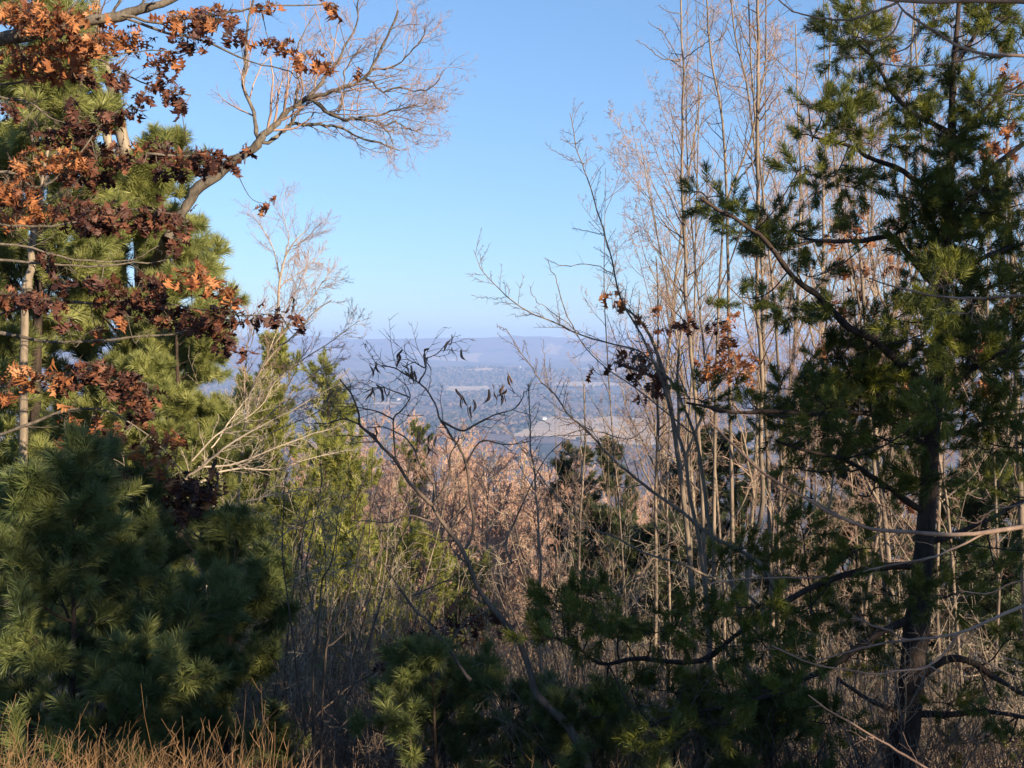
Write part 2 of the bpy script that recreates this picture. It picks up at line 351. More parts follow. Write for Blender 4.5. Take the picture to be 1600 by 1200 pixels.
def limbs(items, dd=None, sides=8, kk=14, wob=0.006, seed=1):
    """items: lists of (px, py, depth, width_px) -> [(path, radii)]"""
    out = []
    for j, it in enumerate(items):
        a = np.array(it, float); P = at(a[:, 0], a[:, 1], a[:, 2])
        n = max(kk, 3 * len(a)); q = spline(np.hstack([P, (a[:, 3] / 2 * a[:, 2] / F)[:, None]]), n)
        out.append((rough(q[:, :3], wob, seed + j), np.maximum(q[:, 3], 0.001)))
    return out
def resample(path, rad, n):
    s = np.linspace(0, len(path) - 1 - 1e-6, n); i = s.astype(int); t = (s - i)[:, None]
    return path[i] * (1 - t) + path[i + 1] * t, rad[i] * (1 - t[:, 0]) + rad[i + 1] * t[:, 0]
def stack(ls, n=16):
    rs = [resample(p, q, n) for p, q in ls]; return np.stack([a for a, _ in rs]), np.stack([b for _, b in rs])
def knobs(path, rad, r, amp=0.12):
    return rad * (1 + r.normal(0, amp, len(rad)))
def twiggery(g, path, rad, r, spec, up=0.05, rmin=0.0012):
    """spec: list of (n, t0, t1, angle, length ratio, K, sides, wob[, absolute length]) per level; returns the last level"""
    last = (path, rad)
    for (n, t0, t1, ang, lr, K, sd, wob, *ab) in spec:
        P, D, L, Rr = kids(last[0], last[1], n, t0, t1, ang, lr, 0.42, r, lmul=ab[0] if ab else None)
        Rr = np.maximum(Rr, rmin); last = grow(P, D, L, Rr, K, wob, up, r, 0.4); g.tubes(last[0], last[1], sd)
    return last

# ------------------------------------------------------------------ needle tufts and leaves
def tuft_mesh(name, mat, n, shoot, nl, ang, bend, wd, seed, droop=0.0):
    r = np.random.default_rng(seed)
    u = r.random(n) ** 0.7; ph = r.random(n) * 2 * math.pi; a = ang * r.uniform(0.5, 1.25, n)
    rad = np.stack([np.zeros(n), np.cos(ph), np.sin(ph)], 1); X = np.array([1.0, 0, 0])
    base = X * (u * shoot)[:, None]
    d1 = X * np.cos(a)[:, None] + rad * np.sin(a)[:, None]
    a2 = a + bend * r.uniform(0.2, 1.3, n); d2 = X * np.cos(a2)[:, None] + rad * np.sin(a2)[:, None] - UP * droop
    l = nl * r.uniform(0.75, 1.1, n)[:, None]
    mid = base + d1 * l * 0.5; tip = mid + unit(d2) * l * 0.5
    wv = unit(np.cross(d1, r.normal(0, 1, (n, 3)))) * wd / 2
    v = np.stack([base - wv, base + wv, mid - wv, mid + wv, tip], 1).reshape(-1, 3)
    i = np.arange(n)[:, None] * 5
    g = Geo(); g.add(v, i + np.array([[0, 1, 3, 2]]), i + np.array([[2, 3, 4]]))
    return g.mesh(name, mat, False)
def leaf_mesh(name, mat, seed, size=0.12):
    r = np.random.default_rng(seed)
    o = np.array([(0, .008), (.14, .010), (.19, .05), (.15, .20), (.27, .15), (.34, .05), (.38, .16), (.43, .40), (.50, .26), (.55, .30), (.57, .08), (.63, .14), (.74, .34), (.75, .15), (.84, .16), (.87, .05), (1.0, .0)])
    o = o * (1 + r.normal(0, .06, o.shape)); o[0, 0] = 0
    n = len(o); c1, c2, tw = r.uniform(-3.0, 3.0), r.uniform(-1.3, 1.3), r.uniform(-1.4, 1.4)
    def P(x, y):
        z = c1 * y * y + c2 * x * x * .6 + tw * x * y + .04 * math.sin(9 * x + seed); return (x * math.cos(c2 * .5), y, z)
    v = [P(x, 0) for x, _ in o] + [P(x, y) for x, y in o] + [P(x * (1 + r.normal(0, .02)), -y * (1 + r.normal(0, .1))) for x, y in o]
    t = []
    for j in range(n - 1):
        t += [(j, j + 1, n + j + 1), (j, n + j + 1, n + j), (j, 2 * n + j + 1, j + 1), (j, 2 * n + j, 2 * n + j + 1)]
    g = Geo(); g.add(np.array(v) * size, None, t)
    return g.mesh(name, mat, False)
def euler_of(D, r):
    D = unit(D); az = np.arctan2(D[:, 1], D[:, 0]); el = np.arcsin(np.clip(D[:, 2], -1, 1))
    return np.stack([r.random(len(D)) * 2 * math.pi, -el, az], 1)
PROTO = {}                                    # kind -> [meshes]
PROTO['wtuft'] = [tuft_mesh('needle_tuft', M['wpine'], 84, 0.10, 0.105, 0.75, 0.35, 0.0040, 40 + k, 0.12) for k in range(4)]
PROTO['ptuft'] = [tuft_mesh('needle_tuft', M['palepine'], 100, 0.11, 0.115, 0.75, 0.35, 0.0045, 45 + k, 0.15) for k in range(4)]
PROTO['vtuft'] = [tuft_mesh('needle_tuft', M['vpine'], 120, 0.13, 0.062, 0.95, -0.25, 0.0032, 50 + k) for k in range(4)]
PROTO['ctuft'] = [tuft_mesh('needle_tuft', M['cedar'], 60, 0.20, 0.12, 0.75, 0.0, 0.009, 60 + k) for k in range(3)]
PROTO['gtuft'] = [tuft_mesh('needle_tuft', M['greypine'], 60, 0.20, 0.12, 0.8, 0.1, 0.009, 70 + k) for k in range(3)]
PROTO['oleaf'] = [leaf_mesh('leaf', M['oakleaf'], 80 + k) for k in range(6)]
PROTO['dleaf'] = [leaf_mesh('leaf', M['shadeleaf'], 90 + k) for k in range(4)]
HOLD = {}                                     # kind -> one linked object per mesh, what the scattered copies are taken from
GROUPS = {}
def scatter_group(kind):
    if kind in GROUPS: return GROUPS[kind]
    ng = bpy.data.node_groups.new('scatter_' + kind, 'GeometryNodeTree')
    ng.interface.new_socket('Geometry', in_out='INPUT', socket_type='NodeSocketGeometry'); ng.interface.new_socket('Geometry', in_out='OUTPUT', socket_type='NodeSocketGeometry')
    N = ng.nodes; gi = N.new('NodeGroupInput'); go = N.new('NodeGroupOutput'); L = ng.links.new
    def named(nm, ty):
        n = N.new('GeometryNodeInputNamedAttribute'); n.data_type = ty; n.inputs['Name'].default_value = nm
        return [o for o in n.outputs if o.enabled and o.name == 'Attribute'][0]
    rot, scl, var = named('rot', 'FLOAT_VECTOR'), named('scl', 'FLOAT'), named('var', 'INT')
    e2r = N.new('FunctionNodeEulerToRotation'); L(rot, e2r.inputs[0])
    jn = N.new('GeometryNodeJoinGeometry')
    for k, o in enumerate(HOLD[kind]):
        oi = N.new('GeometryNodeObjectInfo'); oi.inputs['Object'].default_value = o; oi.inputs['As Instance'].default_value = True
        cmp_ = N.new('FunctionNodeCompare'); cmp_.data_type = 'INT'; cmp_.operation = 'EQUAL'
        ins = [i for i in cmp_.inputs if i.enabled]; L(var, ins[0]); ins[1].default_value = k
        io = N.new('GeometryNodeInstanceOnPoints'); L(gi.outputs[0], io.inputs['Points']); L(cmp_.outputs[0], io.inputs['Selection'])
        L(oi.outputs['Geometry'], io.inputs['Instance']); L(e2r.outputs[0], io.inputs['Rotation']); L(scl, io.inputs['Scale'])
        L(io.outputs[0], jn.inputs[0])
    L(jn.outputs[0], go.inputs[0]); GROUPS[kind] = ng; return ng
def scatter(th, kind, pname, sname, pos, D, scl, r, nmax=300, rot=None):
    """the nmax pieces that show largest as parts, the others as one scattered part"""
    pos = np.asarray(pos, float); nk = len(PROTO[kind])
    if rot is None: rot = euler_of(np.asarray(D, float), r)
    scl = np.broadcast_to(np.asarray(scl, float), (len(pos),)); var = r.integers(0, nk, len(pos))
    d = pos - np.array([0, 0, CAMZ]); fw = np.maximum(d[:, 1], 0.1)
    px = 800 + F * d[:, 0] / fw; py = 540 - F * d[:, 2] / fw
    inside = (px > -20) & (px < 1620) & (py > -20) & (py < 1220)
    order = np.argsort(np.where(inside, 0, 100) + fw / scl, kind='stable')
    top = order[:nmax]; rest = order[nmax:]
    L0 = np.array(th.location)
    if kind not in HOLD:
        var[top[:nk]] = np.arange(nk); HOLD[kind] = [None] * nk
    for i in top:
        o = bpy.data.objects.new(pname, PROTO[kind][var[i]]); C.objects.link(o); o.parent = th
        o.location = pos[i] - L0; o.rotation_euler = rot[i]; s = float(scl[i]); o.scale = (s, s, s)
        if HOLD[kind][var[i]] is None: HOLD[kind][var[i]] = o
    if len(rest):
        me = bpy.data.meshes.new(sname); me.vertices.add(len(rest)); me.vertices.foreach_set('co', (pos[rest] - L0).astype(np.float32).ravel())
        a = me.attributes.new('rot', 'FLOAT_VECTOR', 'POINT'); a.data.foreach_set('vector', rot[rest].astype(np.float32).ravel())
        a = me.attributes.new('scl', 'FLOAT', 'POINT'); a.data.foreach_set('value', scl[rest].astype(np.float32))
        a = me.attributes.new('var', 'INT', 'POINT'); a.data.foreach_set('value', var[rest].astype(np.int32))
        me.materials.append(PROTO[kind][0].materials[0]); me.update()
        o = obj(sname, me, th, 'stuff'); md = o.modifiers.new('scatter', 'NODES'); md.node_group = scatter_group(kind)
def gz(x, y): return float(ground_z(x, y))

# ------------------------------------------------------------------ a pine grown in whorls
def pine(px, d, top_py, rad_px, kind, name, label, cat, group, seed, dens=1.0, nmax=300, tscale=1.0, start=0.12, updir=0.25, mat='pine_bark', dead=0, sx=None, topz=None, shape=0.85):
    r = np.random.default_rng(seed)
    b = at(px, 600, d); x, y = (b[0], b[1]) if sx is None else sx
    z0 = gz(x, y) - 0.15; z1 = float(at(px, top_py, d)[2]) if topz is None else topz; H = z1 - z0; Rm = rad_px * d / F
    th = thing(name, label, cat, (x, y, z0), group)
    trunk, tr = grow(np.array([[x, y, z0]]), np.array([[r.normal(0, .03), r.normal(0, .03), 1]]), [H * 1.01], [0.011 * H + 0.015], 24, 0.02, 0.1, r, 0.08)
    g = Geo(); g.tubes(trunk, tr, 9); part('trunk', g, M[mat], th)
    nb = int((H * 7.0 + 6) * dens ** 0.5)
    P, D, L, Rr = kids(trunk, tr, nb, start, 0.985, 1.35, 1.0, 0.5, r, tl=0, flat=0.85, jit=0.1)
    t = (P[:, 2] - z0) / H
    L = Rm * np.clip(1.12 - t, 0, 1) ** shape * 1.15 * r.uniform(0.6, 1.15, len(P)) + 0.15
    D = unit(D + UP * (updir * (0.2 + t[:, None])))
    bp_, br = grow(P, D, L, np.clip(L * 0.014, 0.004, 0.05), 9, 0.05, 0.045, r, 0.25)
    g = Geo(); g.tubes(bp_, br, 4)
    P, D, L2, Rr = kids(bp_, br, max(4, int(9 * dens)), 0.2, 0.98, 0.8, 0.42, 0.5, r, tl=0.6, flat=0.6)
    s2, s2r = grow(P, D, L2 + 0.06, np.maximum(Rr, 0.002), 5, 0.08, 0.07, r, 0.4); g.tubes(s2, s2r, 3)
    part('branches', g, M[mat], th, 'stuff')
    pos = []; dr = []
    for pa, n, t0 in ((bp_, max(3, int(6 * dens)), 0.4), (s2, max(2, int(5 * dens)), 0.25)):
        P, D, _, _ = kids(pa, np.ones(pa.shape[:2]), n, t0, 1.0, 0.55, 0.1, 1, r, flat=0.3)
        pos.append(P); dr.append(D)
        pos.append(pa[:, -1]); dr.append(pa[:, -1] - pa[:, -2])
    pos = np.concatenate(pos); dr = unit(np.concatenate(dr)) + UP * 0.25
    scatter(th, kind, 'needle_tuft', 'needles', pos, dr, r.uniform(0.75, 1.2, len(pos)) * tscale, r, nmax)
    if dead:
        g = Geo(); P, D, L, Rr = kids(trunk, tr, dead, 0.1, 0.7, 1.4, 1.0, 0.3, r, tl=0, flat=0.8)
        q = grow(P, D, Rm * r.uniform(0.4, 0.9, dead), np.full(dead, 0.008), 7, 0.09, -0.01, r); g.tubes(q[0], q[1], 4)
        twiggery(g, q[0], q[1], r, [(6, .2, 1, .7, .35, 4, 3, .15)], 0.0); part('dead_branches', g, M['palewood'], th, 'stuff')
    return th

# ------------------------------------------------------------------ a bare broad-leaved tree
def bare_geo(H, r0, seed, crown=0.4, nb=16, ang=0.65, blen=0.38, n2=8, n3=7, n4=6, up=0.06, wob=0.10, lean=(0, 0), minr=0.002, sides=8, fork=True):
    r = np.random.default_rng(seed)
    trunk, tr = grow(np.array([[0., 0, 0]]), np.array([[lean[0], lean[1], 1.]]), [H], [r0], 18, 0.035, 0.06, r, 0.14)
    gt = Geo(); gt.tubes(trunk, tr, sides)
    P, D, L, Rr = kids(trunk, tr, nb, crown, 0.98, ang, blen, 0.62, r, tl=0.55)
    b1, r1 = grow(P, D, L, np.maximum(Rr, minr * 2), 9, wob, up, r, 0.3); gb = Geo(); gb.tubes(b1, r1, 5)
    gw = Geo()
    l2 = twiggery(gw, b1, r1, r, [(n2, .2, 1, .75, .45, 6, 3, wob * 1.3)], up, minr)
    l3 = twiggery(gw, l2[0], l2[1], r, [(n3, .15, 1, .75, .5, 5, 3, wob * 1.5)], up, minr)
    if n4: l3 = twiggery(gw, l3[0], l3[1], r, [(n4, .1, 1, .7, .55, 4, 3, wob * 1.5)], up, minr)
    return gt, gb, gw, (l3, l2)
def bare_tree(name, label, cat, x, y, H, r0, seed, group=None, bmat='sap_bark', tmat='twig', **k):
    th = thing(name, label, cat, (x, y, gz(x, y) - 0.1), group)
    gt, gb, gw, last = bare_geo(H, r0, seed, **k)
    obj('trunk', gt.mesh('trunk', M[bmat]), th); obj('branches', gb.mesh('branches', M[bmat]), th, 'stuff'); obj('twigs', gw.mesh('twigs', M[tmat]), th, 'stuff')
    return th, last
def place(th, x, y, s=1.0, rz=0.0, zs=None):
    th.location = (x, y, gz(x, y) - 0.1); th.rotation_euler = (0, 0, rz); th.scale = (s, s, zs or s)

# ------------------------------------------------------------------ leaf and tuft clusters hung on traced limbs
def clusters(g, wood, spots, depth, r, dj=0.5, step=0.11, twig_r=0.003, droop=0.0, dens=1.0, stretch=1.0):
    """for each spot (cx, cy, rx, ry[, depth]): a shoot from the nearest wood, side shoots, and piece positions with directions"""
    W = np.concatenate([p for p, _ in wood]); pos = []; dr = []
    ends = []
    for s in spots:
        cx, cy, rx, ry = s[:4]; d = (s[4] if len(s) > 4 else depth) + r.normal(0, dj)
        c = at(cx, cy, d); q = W[np.argmin(((W - c) ** 2 * np.array([1, .35, 1])).sum(1) + 0.0)]
        side = np.sign(c[0] - q[0]) or 1
        a = at(cx + side * rx * 0.7, cy - ry * 0.2, d)
        mid = (q + c) / 2 + np.array([0, 0, -0.04 - droop * .3])
        sp = spline(np.array([q, mid, c, a]), 14)
        g.tube(sp, np.linspace(twig_r * 2.2, twig_r, 14), 4)
        n = max(4, int(rx * ry * dens * (d / 8.0) ** 2 / (step * 1000)))
        th_ = r.random(n) * 2 * math.pi; q_ = np.sqrt(r.random(n))
        P = at(cx + rx * q_ * np.cos(th_), cy + ry * q_ * np.sin(th_), d + r.normal(0, (rx + ry) / 2 * d / F * 0.55, n))
        base = sp[np.clip(r.integers(6, 14, n), 0, 13)]
        # roots of shoots: nearest spine point
        dd = ((P[:, None] - sp[None, 4:]) ** 2).sum(-1); base = sp[4:][np.argmin(dd, 1)]
        v = P - base
        m_ = base + v * 0.5 + UP * 0.02
        tw = np.stack([base, m_, P], 1); g.tubes(tw, np.tile(np.array([[twig_r, twig_r * .8, twig_r * .5]]), (n, 1)), 3)
        pos.append(P); dr.append(unit(v + 1e-4) + r.normal(0, 0.25, (n, 3)))
    return np.concatenate(pos), unit(np.concatenate(dr))
# ================================================================== THE TREES AND SHRUBS
# ---- the scrub pine on the right
D8 = 8.0
def L(d, w0, w1, pts, d1=None):
    n = len(pts); return [(x, y, d + ((d1 if d1 is not None else d) - d) * i / (n - 1), w0 + (w1 - w0) * i / (n - 1)) for i, (x, y) in enumerate(pts)]
rp_trunk = [(1395, 1420, 8, 53.9), (1400, 1300, 8, 48.4), (1407, 1200, 8, 44.6), (1415, 1130, 8, 42.8), (1430, 1000, 8, 39.1), (1440, 900, 8, 32.7), (1448, 800, 8, 28.4), (1455, 700, 8, 24.9), (1462, 620, 8, 22.4), (1468, 540, 8, 20.6), (1472, 460, 8, 18.9), (1478, 380, 8, 17.2), (1483, 290, 8, 14.6), (1487, 200, 8, 12.0), (1490, 110, 8, 9.5), (1495, 40, 8, 7.7), (1502, -60, 8, 6.0), (1506, -150, 8, 3.4)]
rp_limbs = [
    L(8, 15, 5, [(1460, 605), (1430, 590), (1400, 560), (1370, 535), (1330, 515), (1300, 485), (1275, 460), (1240, 430), (1215, 400), (1190, 370), (1165, 350), (1125, 330), (1095, 310)], 7.4),
    L(8, 13, 4, [(1468, 452), (1440, 420), (1415, 395), (1395, 370), (1340, 378), (1280, 380), (1240, 385)], 7.5),
    L(7.8, 6, 3, [(1395, 370), (1420, 345), (1440, 335)]),
    L(8, 10, 4, [(1480, 310), (1440, 290), (1400, 262), (1350, 240), (1320, 225), (1268, 215)], 8.4),
    L(8, 9, 3, [(1486, 210), (1445, 185), (1410, 160), (1390, 135), (1372, 100), (1350, 75), (1300, 70)], 8.5),
    L(8, 11, 4, [(1452, 700), (1400, 665), (1350, 645), (1280, 648), (1200, 645), (1150, 645), (1070, 628)], 7.6),
    L(8, 11, 4, [(1446, 800), (1400, 770), (1360, 740), (1320, 715), (1260, 705), (1215, 690)], 7.3),
    L(8, 12, 4, [(1490, 340), (1540, 275), (1600, 225), (1660, 190)], 8.3),
    L(8, 9, 3, [(1487, 225), (1530, 180), (1580, 140), (1630, 110)], 7.7),
    L(8, 8, 3, [(1493, 100), (1520, 60), (1550, 10), (1570, -40)], 8.2),
    L(8, 12, 5, [(1462, 625), (1520, 575), (1570, 550), (1640, 530)], 7.6),
    L(7.9, 7, 3, [(1508, 590), (1515, 540), (1520, 475), (1560, 440), (1620, 420)]),
    L(8, 10, 4, [(1475, 430), (1530, 405), (1600, 380), (1660, 360)], 8.6),
    L(8, 11, 4, [(1455, 690), (1520, 670), (1580, 650), (1650, 640)], 8.2),
    L(8, 13, 4, [(1440, 885), (1380, 885), (1300, 905), (1230, 935), (1150, 990), (1090, 1035), (1000, 1030), (940, 1035), (900, 1010), (845, 990)], 7.2),
    L(8, 12, 4, [(1436, 960), (1380, 985), (1300, 1040), (1200, 1085), (1120, 1110), (1040, 1120), (1000, 1150)], 7.4),
    L(8, 13, 7, [(1430, 1060), (1480, 1032), (1525, 1038), (1565, 1065), (1610, 1085), (1660, 1090)], 7.6),
    L(8, 12, 6, [(1420, 1120), (1480, 1118), (1540, 1112), (1640, 1130)], 7.8),
    L(8, 9, 5, [(1420, 1120), (1380, 1105), (1340, 1080), (1310, 1060)], 7.5),
    L(8, 10, 4, [(1443, 850), (1500, 830), (1560, 800), (1640, 770)], 8.2),
]
rp_spots = [(1310, 60, 28, 42), (1350, 22, 22, 32), (1350, 62, 26, 22), (1480, 35, 40, 30), (1530, 25, 38, 30), (1572, 30, 30, 16), (1385, 60, 24, 18),
    (1370, 132, 40, 18), (1330, 150, 24, 20), (1460, 118, 34, 14), (1290, 166, 24, 14), (1312, 182, 32, 20), (1390, 160, 25, 14), (1420, 143, 20, 18),
    (1262, 166, 18, 10), (1268, 212, 30, 13), (1335, 205, 30, 20), (1362, 226, 28, 16), (1402, 212, 20, 13), (1462, 210, 44, 30), (1495, 232, 36, 18), (1530, 160, 36, 22), (1552, 190, 46, 22), (1592, 70, 20, 30),
    (1105, 310, 30, 20), (1140, 326, 22, 18), (1168, 346, 34, 24), (1215, 346, 26, 22), (1250, 264, 26, 16), (1300, 276, 54, 20), (1335, 292, 34, 16), (1185, 372, 44, 16), (1222, 392, 26, 13), (1112, 472, 16, 7, 7.4), (1180, 466, 36, 11, 7.4), (1230, 482, 20, 13),
    (1270, 376, 36, 13), (1340, 366, 28, 11), (1425, 312, 36, 24), (1475, 322, 46, 34), (1525, 302, 54, 34), (1585, 322, 30, 36), (1450, 382, 54, 32), (1520, 384, 54, 42), (1592, 392, 24, 30),
    (1272, 432, 26, 16), (1242, 482, 40, 20), (1300, 476, 26, 11), (1332, 512, 36, 16), (1352, 542, 36, 20), (1465, 442, 54, 34), (1542, 452, 44, 26), (1588, 442, 30, 18),
    (1300, 562, 46, 24), (1385, 572, 46, 26), (1442, 522, 46, 26), (1522, 562, 54, 34), (1582, 562, 30, 36), (1252, 612, 46, 24), (1322, 612, 54, 34), (1382, 622, 46, 30), (1235, 662, 36, 24), (1292, 682, 54, 24), (1372, 682, 54, 26), (1182, 640, 30, 14), (1092, 625, 40, 13), (1158, 602, 18, 9),
    (1445, 692, 44, 20), (1502, 652, 44, 26), (1562, 642, 36, 26), (1245, 732, 36, 12), (1305, 722, 30, 12), (1385, 764, 28, 15), (1355, 776, 20, 12), (1465, 772, 26, 9), (1562, 762, 36, 15), (1540, 702, 30, 14),
    (1252, 822, 36, 15), (1182, 862, 50, 18, 7.4), (1130, 882, 26, 10, 7.4), (1292, 902, 44, 12), (1405, 932, 50, 15), (1482, 932, 50, 15), (1560, 902, 30, 14),
    (880, 945, 44, 24, 7.2), (932, 940, 36, 22, 7.2), (902, 986, 54, 20, 7.2), (962, 986, 44, 17, 7.2), (1022, 990, 54, 20, 7.2), (1082, 962, 44, 20, 7.3), (1132, 962, 44, 17, 7.4), (1182, 952, 44, 17, 7.4), (1122, 1012, 54, 13, 7.3), (1202, 1002, 36, 24, 7.4), (1242, 1012, 26, 18, 7.5), (850, 1000, 26, 10, 7.1),
    (1052, 1082, 54, 20, 7.2), (1132, 1072, 44, 20, 7.3), (1202, 1082, 54, 16, 7.4), (1022, 1152, 44, 16, 7.2), (1352, 1032, 36, 20), (1382, 992, 24, 14), (1122, 1132, 40, 12, 7.3), (1572, 1002, 30, 14), (1582, 1052, 24, 14), (1502, 1162, 36, 14), (1572, 1162, 30, 14), (1270, 960, 50, 20, 7.5), (1340, 960, 40, 18), (1430, 1040, 30, 14), (1300, 1130, 50, 18, 7.6), (1180, 1160, 46, 18, 7.6), (1080, 1120, 44, 16, 7.4), (940, 1120, 40, 14, 7.4), (980, 1070, 40, 14, 7.3), (1250, 1060, 40, 16, 7.6), (1480, 1100, 34, 14), (1560, 1110, 30, 14), (1340, 860, 40, 16), (1240, 890, 36, 14, 7.6), (1500, 880, 40, 16), (1590, 860, 26, 20), (1590, 700, 26, 24), (1420, 650, 40, 24), (1480, 360, 34, 40, 7.6), (1470, 450, 34, 34, 7.6), (1465, 545, 34, 34, 7.6), (1455, 650, 30, 26, 7.6), (1450, 745, 34, 22, 7.6), (1486, 262, 26, 30, 7.7), (1490, 150, 24, 26, 7.8), (1440, 930, 34, 12, 7.6), (1400, 500, 30, 26), (1540, 330, 40, 30), (1510, 480, 40, 34), (1560, 520, 40, 30), (1340, 600, 40, 30), (1290, 640, 40, 26), (1400, 610, 40, 26)]
rr_ = np.random.default_rng(5)
tl_ = limbs([rp_trunk], kk=50, wob=0.004)
th = thing('scrub_pine', 'crooked dark scrub pine with thick black trunk, open shaded boughs and yellow-green lit tufts', 'pine tree', tl_[0][0][0])
g = Geo(); g.tube(tl_[0][0], knobs(*tl_[0], rr_, .05), 12); part('trunk', g, M['pine_bark'], th)
bl = limbs(rp_limbs, wob=0.012)
for p_, q_ in bl:
    g = Geo(); g.tube(p_, knobs(p_, q_, rr_, .1), 7); part('branch', g, M['pine_bark'], th)
g = Geo(); pos, dr = clusters(g, bl + tl_, rp_spots, 8.0, rr_, dj=0.45, step=0.039)
P_, R_ = stack(bl, 16); twiggery(g, P_, R_, rr_, [(5, .2, .9, .9, .12, 5, 3, .2)], 0, .002)
part('twigs', g, M['pine_bark'], th, 'stuff')
scatter(th, 'vtuft', 'needle_tuft', 'needles', pos, dr + UP * 0.35, rr_.uniform(.85, 1.3, len(pos)), rr_)

# ---- white pines on the left
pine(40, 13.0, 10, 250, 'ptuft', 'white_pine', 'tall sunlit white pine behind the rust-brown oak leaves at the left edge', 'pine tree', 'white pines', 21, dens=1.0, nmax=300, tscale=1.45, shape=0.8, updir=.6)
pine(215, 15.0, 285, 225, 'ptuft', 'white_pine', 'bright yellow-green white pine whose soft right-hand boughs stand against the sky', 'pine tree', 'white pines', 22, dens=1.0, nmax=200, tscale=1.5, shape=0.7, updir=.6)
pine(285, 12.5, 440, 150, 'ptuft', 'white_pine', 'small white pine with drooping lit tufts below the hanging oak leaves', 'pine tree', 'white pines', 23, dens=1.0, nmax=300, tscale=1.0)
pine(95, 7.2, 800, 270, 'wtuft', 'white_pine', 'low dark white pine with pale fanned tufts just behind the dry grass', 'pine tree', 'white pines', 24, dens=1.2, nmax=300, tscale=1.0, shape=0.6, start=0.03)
pine(345, 8.6, 850, 105, 'wtuft', 'white_pine', 'bluish dark young white pine in deep shade right of the grass', 'pine tree', 'white pines', 25, dens=1.1, nmax=250, tscale=1.0, start=0.03)
pine(215, 9.6, 765, 150, 'wtuft', 'white_pine', 'shaded white pine between the two low pines and the lit crowns', 'pine tree', 'white pines', 26, dens=1.1, nmax=250, tscale=1.0, start=0.03)
pine(680, 7.6, 1050, 150, 'wtuft', 'white_pine', 'short grey-green pine seedling at the foot of the leaning bare trunk', 'pine tree', 'white pines', 27, dens=0.8, nmax=250, tscale=0.9, start=0.03)
pine(930, 7.4, 1120, 120, 'wtuft', 'white_pine', 'small pine seedling low under the dark boughs beside the leaning trunk', 'pine tree', 'white pines', 28, dens=0.8, nmax=200, tscale=0.8, start=0.03)

for px, d, ty, rd, lb in [(800, 8.4, 1075, 110, 'bluish pine seedling right of the leaning trunk foot'), (1060, 8.6, 1105, 110, 'shaded seedling pine beneath the long low boughs'), (1210, 7.6, 1120, 100, 'small shaded pine left of the slanting lit twig')]:
    pine(px, d, ty, rd, 'wtuft', 'white_pine', lb, 'pine tree', 'white pines', int(px), dens=.75, nmax=120, tscale=.9, start=.03)

# ---- evergreens down the slope
ev = [(432, 24, 560, 75, 'narrow yellow-green evergreen, its tip just under the bare twigs on the horizon'), (492, 26, 600, 70, 'yellow-green evergreen second from the valley gap, tip level with the hills'),
      (530, 28, 628, 60, 'slender yellow-green evergreen at the edge of the valley gap'), (560, 22, 720, 80, 'bushy sunlit evergreen below the valley gap beside the bare sapling'),
      (400, 20, 640, 90, 'full yellow-green evergreen behind the fan of pale branches'), (470, 17, 820, 120, 'low green evergreen behind the upright dark stems'),
      (640, 20, 880, 110, 'round yellow-green evergreen low in the middle below the russet trees'), (560, 16, 905, 100, 'olive evergreen bush low down between the bare stems'),
      (606, 36, 690, 45, 'thin olive-brown evergreen standing in front of the russet wood'), (705, 24, 930, 90, 'small evergreen under the russet trees right of the leaning trunk'), (380, 26, 560, 70, 'evergreen half hidden by the white pine and bare twigs')]
first = None
for k, (px, d, ty, rw, lb) in enumerate(ev):
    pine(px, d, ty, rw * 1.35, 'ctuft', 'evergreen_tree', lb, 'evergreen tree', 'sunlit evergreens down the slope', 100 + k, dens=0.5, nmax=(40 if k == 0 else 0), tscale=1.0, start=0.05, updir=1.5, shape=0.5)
gp = [(905, 34, 712, 50, 'grey-green pine at the right edge of the russet wood'), (965, 38, 700, 55, 'grey-green pine whose top touches the pale field'), (1020, 32, 735, 60, 'darker grey-green pine behind the crossing bare limbs'),
      (1075, 30, 690, 80, 'dull green pine behind the two leaning saplings'), (1150, 28, 700, 90, 'grey-green pine seen through the pale poles'), (935, 22, 820, 80, 'blue-green pine low behind the straight pale pole'),
      (1040, 18, 850, 110, 'shaded blue-green pine low behind the poles'), (1250, 24, 640, 100, 'dull pine behind the left boughs of the scrub pine'), (1380, 22, 560, 110, 'dense olive pine just behind the scrub pine trunk'),
      (1530, 20, 500, 120, 'olive pine filling the gap right of the scrub pine trunk'), (1320, 18, 840, 120, 'low shaded pine behind the crossing dead twigs'), (1560, 15, 760, 130, 'shaded pine right of the thick black trunk')]
for k, (px, d, ty, rw, lb) in enumerate(gp):
    pine(px, d, ty, rw, 'gtuft', 'slope_pine', lb, 'pine tree', 'grey-green pines down the slope', 200 + k, dens=0.8, nmax=(40 if k == 0 else 0), tscale=1.0, start=0.05, updir=0.4, shape=0.6, dead=14 if k > 4 else 6)

